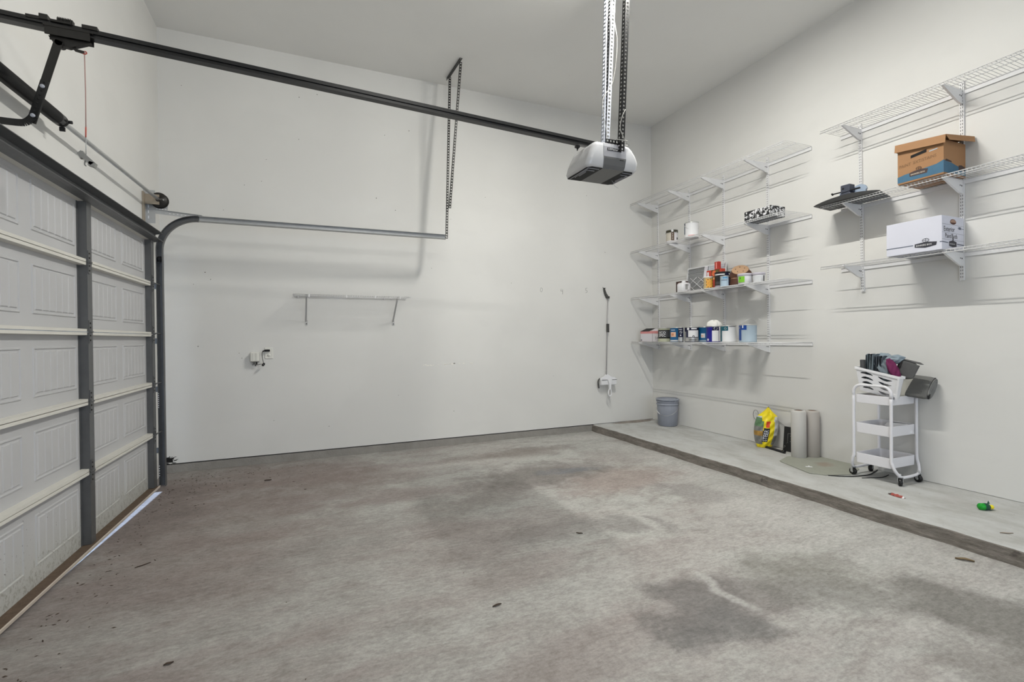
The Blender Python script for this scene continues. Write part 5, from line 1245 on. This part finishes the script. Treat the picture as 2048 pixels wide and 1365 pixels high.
for i in range(nu):
    for j in range(nv):
        if not solid(i, j): continue
        for s_ in (0, 1): b.f.append([gv(i, j, s_), gv(i + 1, j, s_), gv(i + 1, j + 1, s_), gv(i, j + 1, s_)]); b.mi.append(0); b.sm.append(False)
        for (di, dj, e) in ((-1, 0, ((i, j), (i, j + 1))), (1, 0, ((i + 1, j), (i + 1, j + 1))), (0, -1, ((i, j), (i + 1, j))), (0, 1, ((i, j + 1), (i + 1, j + 1)))):
            if not solid(i + di, j + dj): b.f.append([gv(*e[0], 0), gv(*e[1], 0), gv(*e[1], 1), gv(*e[0], 1)]); b.mi.append(0); b.sm.append(False)
DX = Vector((.075, 0, .0)); DXb = Vector((.05, 0, 0))
def slab(p, q, r_, s_, n): 
    n = Vector(n); b.add([p, q, r_, s_, p + n, q + n, r_ + n, s_ + n], [(0, 3, 2, 1), (4, 5, 6, 7), (0, 1, 5, 4), (1, 2, 6, 5), (2, 3, 7, 6), (3, 0, 4, 7)])
slab(PA, PA + DX, PD + DXb, PD, (0, -.003, 0)); slab(PB, PB + DX, PC + DXb, PC, (0, .003, 0)); slab(PA + DX, PB + DX, PC + DXb, PD + DXb, (-.003, 0, 0)); slab(PD, PC, PC + DXb, PD + DXb, (0, 0, .003))
b.build('basket_body', M_WPLAS, bk, fix=True)
b = MB(); rimp = [PA, PB, PB + DX, PA + DX]; up = (PA - PD).normalized()
for i in range(4):
    p, q = rimp[i], rimp[(i + 1) % 4]; d = (q - p).normalized(); b.bar(p - d * .008, q + d * .008, .012, .022, up=(0, .2, 1))
b.build('rim', M_WPLAS, bk, bevel=.003)
b = MB(); c_ = (PB + PC) / 2
b.bar(PB + Vector((-.004, -.006, 0)), PC + Vector((-.004, -.004, -.02)), .014, .012, up=(1, 0, 0)); b.obox(PC + Vector((-.006, -.002, .03)), (.009, 0, 0), (0, .012, .002), (0, -.002, .012)); b.obox(PC + Vector((-.006, .002, -.012)), (.009, 0, 0), (0, .010, .002), (0, -.002, .010)); b.build('corner_clip', M_WPLAS, bk)

# folded fabrics in the basket
M_SLATEC = mat('slate_cloth', C(100, 110, 116), .85, var=.12, scale=30, bump=.25, bscale=120)
M_SLATE2 = mat('pale_slate_cloth', C(122, 134, 142), .85, var=.1, scale=30, bump=.25, bscale=120)
M_CHARC = mat('charcoal_cloth', C(80, 80, 80), .85, var=.08, scale=30, bump=.2, bscale=120)
M_DKC = mat('dark_grey_cloth', C(62, 63, 65), .85, var=.12, scale=30, bump=.2, bscale=120)
M_MAR = mat('maroon_cloth', C(92, 28, 66), .85, var=.2, scale=30, bump=.25, bscale=90)
def folds(name, c, along, depth, height, n, th, m, label, lean=0.0, wob=.004, seed=1):
    """serpentine folded cloth standing on edge: n layers side by side along the 'along' vector"""
    rd = random.Random(seed); c = Vector(c); A = Vector(along).normalized(); D = Vector((-A.y, A.x, 0)) * (1 if A.y < 0 else 1); D = Vector((1, 0, 0)); U = (Vector((0, 0, 1)) + A * lean).normalized()
    b = MB(); pts = []
    for i in range(n):
        o_ = A * (i * th * 1.7)
        a_, c_ = c + o_ - D * depth / 2, c + o_ + D * depth / 2
        pts += ([a_, c_] if i % 2 == 0 else [c_, a_])
    path = []
    for i in range(len(pts) - 1):
        for k_ in range(6): path.append(pts[i].lerp(pts[i + 1], k_ / 6))
    path.append(pts[-1]); P = len(path)
    hv = [rd.uniform(-.012, .012) for _ in range(P)]
    for side in (0, 1):
        def fn(u, v):
            i = min(P - 1, int(round(u * (P - 1)))); p = path[i]
            return p + A * (th * (side - .5)) + U * (v * (height + hv[i] * .6)) + A * (wob * math.sin(5 * v + i))
        b.grid(P, 8, fn, 0)
    top = []
    for i in range(P): 
        p = path[i]; q = [p + A * (th * (s_ - .5)) + U * (height + hv[i] * .6) + A * (wob * math.sin(5 + i)) for s_ in (0, 1)]; top.append(q)
    b.add([x for q in top for x in q], [(2 * i, 2 * i + 1, 2 * i + 3, 2 * i + 2) for i in range(P - 1)], 0, True)
    return tag(b.build(name, m), label, 'cloth', 'fabrics in the basket')
def crumple(name, c, rx, ry, rz, m, label, seed=2, amp=.28, tilt=0.0, fr=7):
    rd = random.Random(seed); ph = [rd.uniform(0, 6) for _ in range(6)]
    b = MB(); c = Vector(c); M_ = Matrix.Rotation(tilt, 3, 'X')
    def fn(u, v):
        a = u * 2 * PI; t = v * PI
        w_ = a + .35 * math.sin(2 * t + ph[3]) + .25 * math.sin(3 * t + ph[4])
        n = .55 * (1 - abs(math.sin(fr * .5 * w_ + 1.5 * t + ph[0]))) + .45 * (1 - abs(math.sin((fr - 2) * .5 * w_ - 2.4 * t + ph[1])))
        r_ = 1 + amp * .9 * (n - .4) * math.sin(t) ** .6
        return c + M_ @ Vector((rx * r_ * math.sin(t) * math.cos(a), ry * r_ * math.sin(t) * math.sin(a), rz * r_ * math.cos(t)))
    b.grid(72, 30, fn, 0, True, wrap=True)
    return tag(b.build(name, m), label, 'cloth', 'fabrics in the basket')
b = MB(); b.lathe([(0, 0), (.028, 0), (.030, .004), (.030, .235), (.026, .238), (.020, .234), (.014, .238), (0, .236)], (5.775, -3.128, .862), 20, ax=(0, .03, 1), sy=.8)
tag(b.build('rolled_cloth', M_DKC), 'short dark grey rolled cloth at the far end of the basket', 'cloth', 'fabrics in the basket')
folds('folded_cloth', (5.79, -3.158, .87), (0, -1, 0), .10, .278, 5, .0065, M_SLATEC, 'upright slate grey folded cloth second from the far end of the basket', lean=.03)
crumple('draped_cloth', (5.865, -3.235, 1.085), .06, .075, .072, M_SLATE2, 'pale slate cloth draped over the back of the basket pile', 5, .35, .2, 5)
folds('folded_cloth', (5.785, -3.218, .87), (0, -1, 0), .09, .262, 5, .0065, mat('striped_dark_cloth', C(72, 78, 86), .85, var=.25, scale=40), 'darker slate folded cloth in the middle of the basket', lean=.08, seed=4)
crumple('crumpled_cloth', (5.782, -3.285, 1.02), .050, .068, .092, M_SLATEC, 'crumpled slate cloth bulging over the basket front', 9, .5, -.35, 9)
crumple('crumpled_cloth', (5.83, -3.325, 1.105), .055, .070, .038, M_SLATE2, 'pale slate cloth bunched on top beside the maroon one', 12, .4, -.25, 6)
crumple('maroon_cloth', (5.775, -3.352, 1.025), .045, .034, .098, M_MAR, 'dark maroon cloth wedged between grey fabrics in the basket', 21, .3, -.42, 6)
b = MB()
def fold_slab(pts, dx, th):
    p = [Vector((q[0] + dx, q[1], q[2])) for q in pts]; n = Vector((th, -.25 * th, 0)); k_ = len(p)
    b.add(p + [v + n for v in p], [tuple(range(k_))[::-1], tuple(range(k_, 2 * k_))] + [(i, (i + 1) % k_, k_ + (i + 1) % k_, k_ + i) for i in range(k_)])
fold_slab([(5.82, -3.398, 1.096), (5.83, -3.505, 1.064), (5.83, -3.462, .966), (5.82, -3.345, .952)], 0, .010)
for i in range(1, 4): fold_slab([(5.82, -3.390 + .012 * i, 1.100 + .004 * i), (5.83, -3.490 + .012 * i, 1.072 + .004 * i), (5.83, -3.45 + .012 * i, .970), (5.82, -3.335 + .012 * i, .956)], .013 * i, .009)
fold_slab([(5.825, -3.380, 1.112), (5.83, -3.480, 1.088), (5.83, -3.506, 1.070), (5.825, -3.396, 1.104)], .02, .035)
tag(b.build('folded_cloth', M_CHARC, bevel=.003), 'flat folded charcoal cloth leaning out of the near end of the basket', 'cloth', 'fabrics in the basket')
b = MB(); b.lathe([(0, 0), (.080, 0), (.086, .006), (.128, .185), (.133, .203), (.128, .203), (.123, .185), (.080, .012), (0, .008)], (5.925, -3.268, .742), 40)
tag(b.build('bowl', mat('cream_bowl_plastic', C(192, 186, 172), .4, var=.03)), 'deep cream plastic bowl behind the basket on the trolley top', 'bowl')
rm = thing('rolled_blanket', (5.985, -3.40, .86), 'dark grey rolled blanket jutting from the near end of the trolley top', 'blanket')
E0, E1 = Vector((5.965, -3.24, .895)), Vector((5.985, -3.515, .872)); RA = (E1 - E0).normalized(); RU = (Vector((.62, 0, .78)) - RA * Vector((.62, 0, .78)).dot(RA)).normalized(); RV = RA.cross(RU)
b = MB()
def blank(u, v):
    a = u * 2 * PI; r_ = 1 + .05 * math.sin(2 * a + .5) + .03 * math.sin(5 * a)
    e = .965 if v < .06 or v > .94 else 1
    return E0.lerp(E1, v) + RU * (.100 * r_ * e * math.cos(a)) + RV * (.052 * r_ * e * math.sin(a))
b.grid(40, 20, blank, 0, wrap=True); n0 = len(b.v) - 40
b.f.append([n0 + i for i in range(40)]); b.mi.append(1); b.sm.append(False)
b.build('blanket_body', [mat('blanket_charcoal', C(92, 92, 90), .7, var=.1, scale=12, bump=.2, bscale=90), M_BLACKM], rm)
b = MB()
for k_ in range(5):
    f_ = .90 - .19 * k_; pts = [E1 + RA * .004 + RU * (.097 * (1 if k_ % 2 == 0 else .97) * math.cos(t) * (.55 + .45 * f_)) + RV * (.048 * f_ * math.sin(t)) for t in [R(-150) + R(300) * i / 24 for i in range(25)]]
    b.tube(pts, .0042, 6)
b.build('end_fold', mat('blanket_edge', C(112, 112, 110), .75, var=.2, scale=20), rm)

# ------------------------------------------------------------------ litter
wr = MB()
rd = random.Random(5)
def wrp(u, v):
    p = Vector((5.442, -3.495, HB)).lerp(Vector((5.425, -3.612, HB)), u); w_ = .017 * (.45 + .75 * math.sin(PI * u) ** .5)
    return (p.x + (v - .5) * 2 * w_, p.y, HB + .003 + .011 * math.sin(PI * v) * (.4 + math.sin(PI * u)) + .003 * math.sin(19 * u + 7 * v))
wr.grid(18, 8, wrp, 0, True, lambda u, v: 2 if u < .14 else (1 if u > .86 or (.35 < u < .7 and .3 < v < .55) else 0)); wr.grid(18, 8, lambda u, v: (wrp(u, v)[0], wrp(u, v)[1], HB + .001), 0)
tag(wr.build('sweet_wrapper', [mat('wrapper_red', C(146, 70, 62), .35, var=.4, scale=60), M_CREAM, mat('wrapper_dark', C(70, 66, 62), .4)]), 'crumpled red and silver sweet wrapper on the ledge by the trolley', 'wrapper')
gb = thing('squeeze_bottle', (5.66, -3.99, HB), 'small green squeeze bottle with a yellow cap lying on the ledge', 'bottle')
b0 = Vector((5.622, -3.958, HB + .024)); bd = Vector((.90, -.43, -.04)).normalized()
b = MB(); b.lathe([(0, 0), (.017, .001), (.0225, .008), (.0235, .04), (.021, .058), (.012, .066), (.010, .070)], b0, 24, ax=bd); b.build('bottle_body', mat('bottle_green', C(20, 140, 40), .3, var=.05), gb)
b = MB(); b.lathe([(.0245, .030), (.0250, .045), (.022, .062), (.0125, .070), (.012, .072)], b0, 10, ax=bd)
b.add([b0 + bd * .055 + Vector((0, 0, .02)), b0 + bd * .075 + Vector((0, 0, .022)), b0 + bd * .062 + Vector((.002, 0, .044))], [(0, 1, 2)]); b.add([b0 + bd * .060 + Vector((0, 0, -.018)), b0 + bd * .108 + Vector((0, 0, -.0185)), b0 + bd * .062 + Vector((-.01, -.015, -.0185))], [(0, 1, 2)]); b.build('leaf_label', mat('label_dark_green', C(16, 66, 50), .5), gb)
b = MB(); b.lathe([(.011, .070), (.0145, .071), (.0145, .090), (.011, .094), (.0, .094)], b0, 18, ax=bd); b.build('cap', mat('cap_yellow', C(226, 200, 40), .4), gb)
M_LEAF = mat('dry_leaf', C(112, 96, 72), .8, var=.35, scale=40); M_DARKLEAF = mat('dark_leaf', C(64, 52, 44), .85, var=.3, scale=40)
def leaf(x, y, z, a, l, w, m, label):
    b = MB(); d = Vector((math.cos(a), math.sin(a), 0)); n_ = Vector((-d.y, d.x, 0)); rr = random.Random(int(abs(x * 1000)))
    c1, c2 = rr.uniform(.1, .25), rr.uniform(0, 6)
    b.grid(12, 5, lambda u, v: Vector((x, y, z + .0012)) + d * ((u - .5) * l) + n_ * ((v - .5) * w * math.sin(PI * min(.98, max(.02, u))) ** .8) + Vector((0, 0, abs(v - .5) * w * .7 + .004 * (1 + math.sin(7 * u + c2)) * c1 * 4 * w / .02 * .5)), 0)
    tag(b.build('leaf', m), label, 'leaf', 'dry leaves on the concrete')
leaf(4.826, -4.226, 0, R(-55), .085, .026, M_LEAF, 'curled tan leaf on the floor just below the ledge, right of the trolley')
leaf(5.262, -4.240, HB, R(-30), .075, .010, mat('leaf_taupe', C(128, 112, 96), .85), 'thin tan leaf on the ledge near the green bottle')
for (x, y, a, l, w, m, lb) in ((1.735, -4.116, 20, .045, .012, M_LEAF, 'small tan leaf near the middle of the floor'), (3.0, -2.97, -40, .045, .014, M_DARKLEAF, 'dark leaf beside the pale mark mid-floor'),
                               (.98, -.70, 5, .06, .02, M_DARKLEAF, 'dark leaf close to the footing of the back wall'), (.43, -2.30, 35, .08, .010, M_DARKLEAF, 'dark leaf on the floor near the garage door'),
                               (.80, -3.40, 15, .035, .014, M_DARKLEAF, 'dark leaf fragment near the left bottom corner'), (3.15, -4.75, -30, .05, .02, M_LEAF, 'ragged tan leaf near the bottom right'), (2.18, -3.55, 8, .05, .014, M_DARKLEAF, 'curled dark leaf at the centre of the floor')):
    leaf(x, y, 0, R(a), l, w, m, lb)
b = MB(); rd = random.Random(11)
def fleck(x, y, z, s):
    a = rd.uniform(0, 6.28); d = Vector((math.cos(a), math.sin(a), 0)) * s * rd.uniform(.8, 2.2); n_ = Vector((-math.sin(a), math.cos(a), 0)) * s * rd.uniform(.3, .8)
    c = Vector((x, y, z + .0008)); h = Vector((0, 0, s * rd.uniform(.2, .6)))
    b.add([c - d, c - n_, c + d, c + n_, c + h], [(0, 1, 4), (1, 2, 4), (2, 3, 4), (3, 0, 4), (3, 2, 1, 0)])
for i in range(190): fleck(.17 + abs(rd.gauss(0, .50)), -.12 - abs(rd.gauss(0, .62)), 0, rd.uniform(.003, .0090))
for i in range(110): fleck(.16 + abs(rd.gauss(0, .10)), rd.uniform(-3.6, -.6), 0, rd.uniform(.003, .009))
for i in range(150): fleck(rd.uniform(.2, 4.9), rd.uniform(-5.2, -.1), 0, rd.uniform(.0012, .0038))
for i in range(70): fleck(rd.uniform(5.06, 6.03), rd.uniform(-5, -.6), HB, rd.uniform(.001, .003))
tag(b.build('floor_litter', M_DARKLEAF), 'scattered dark specks of dry leaf litter over the concrete floor', 'litter', kind='stuff')
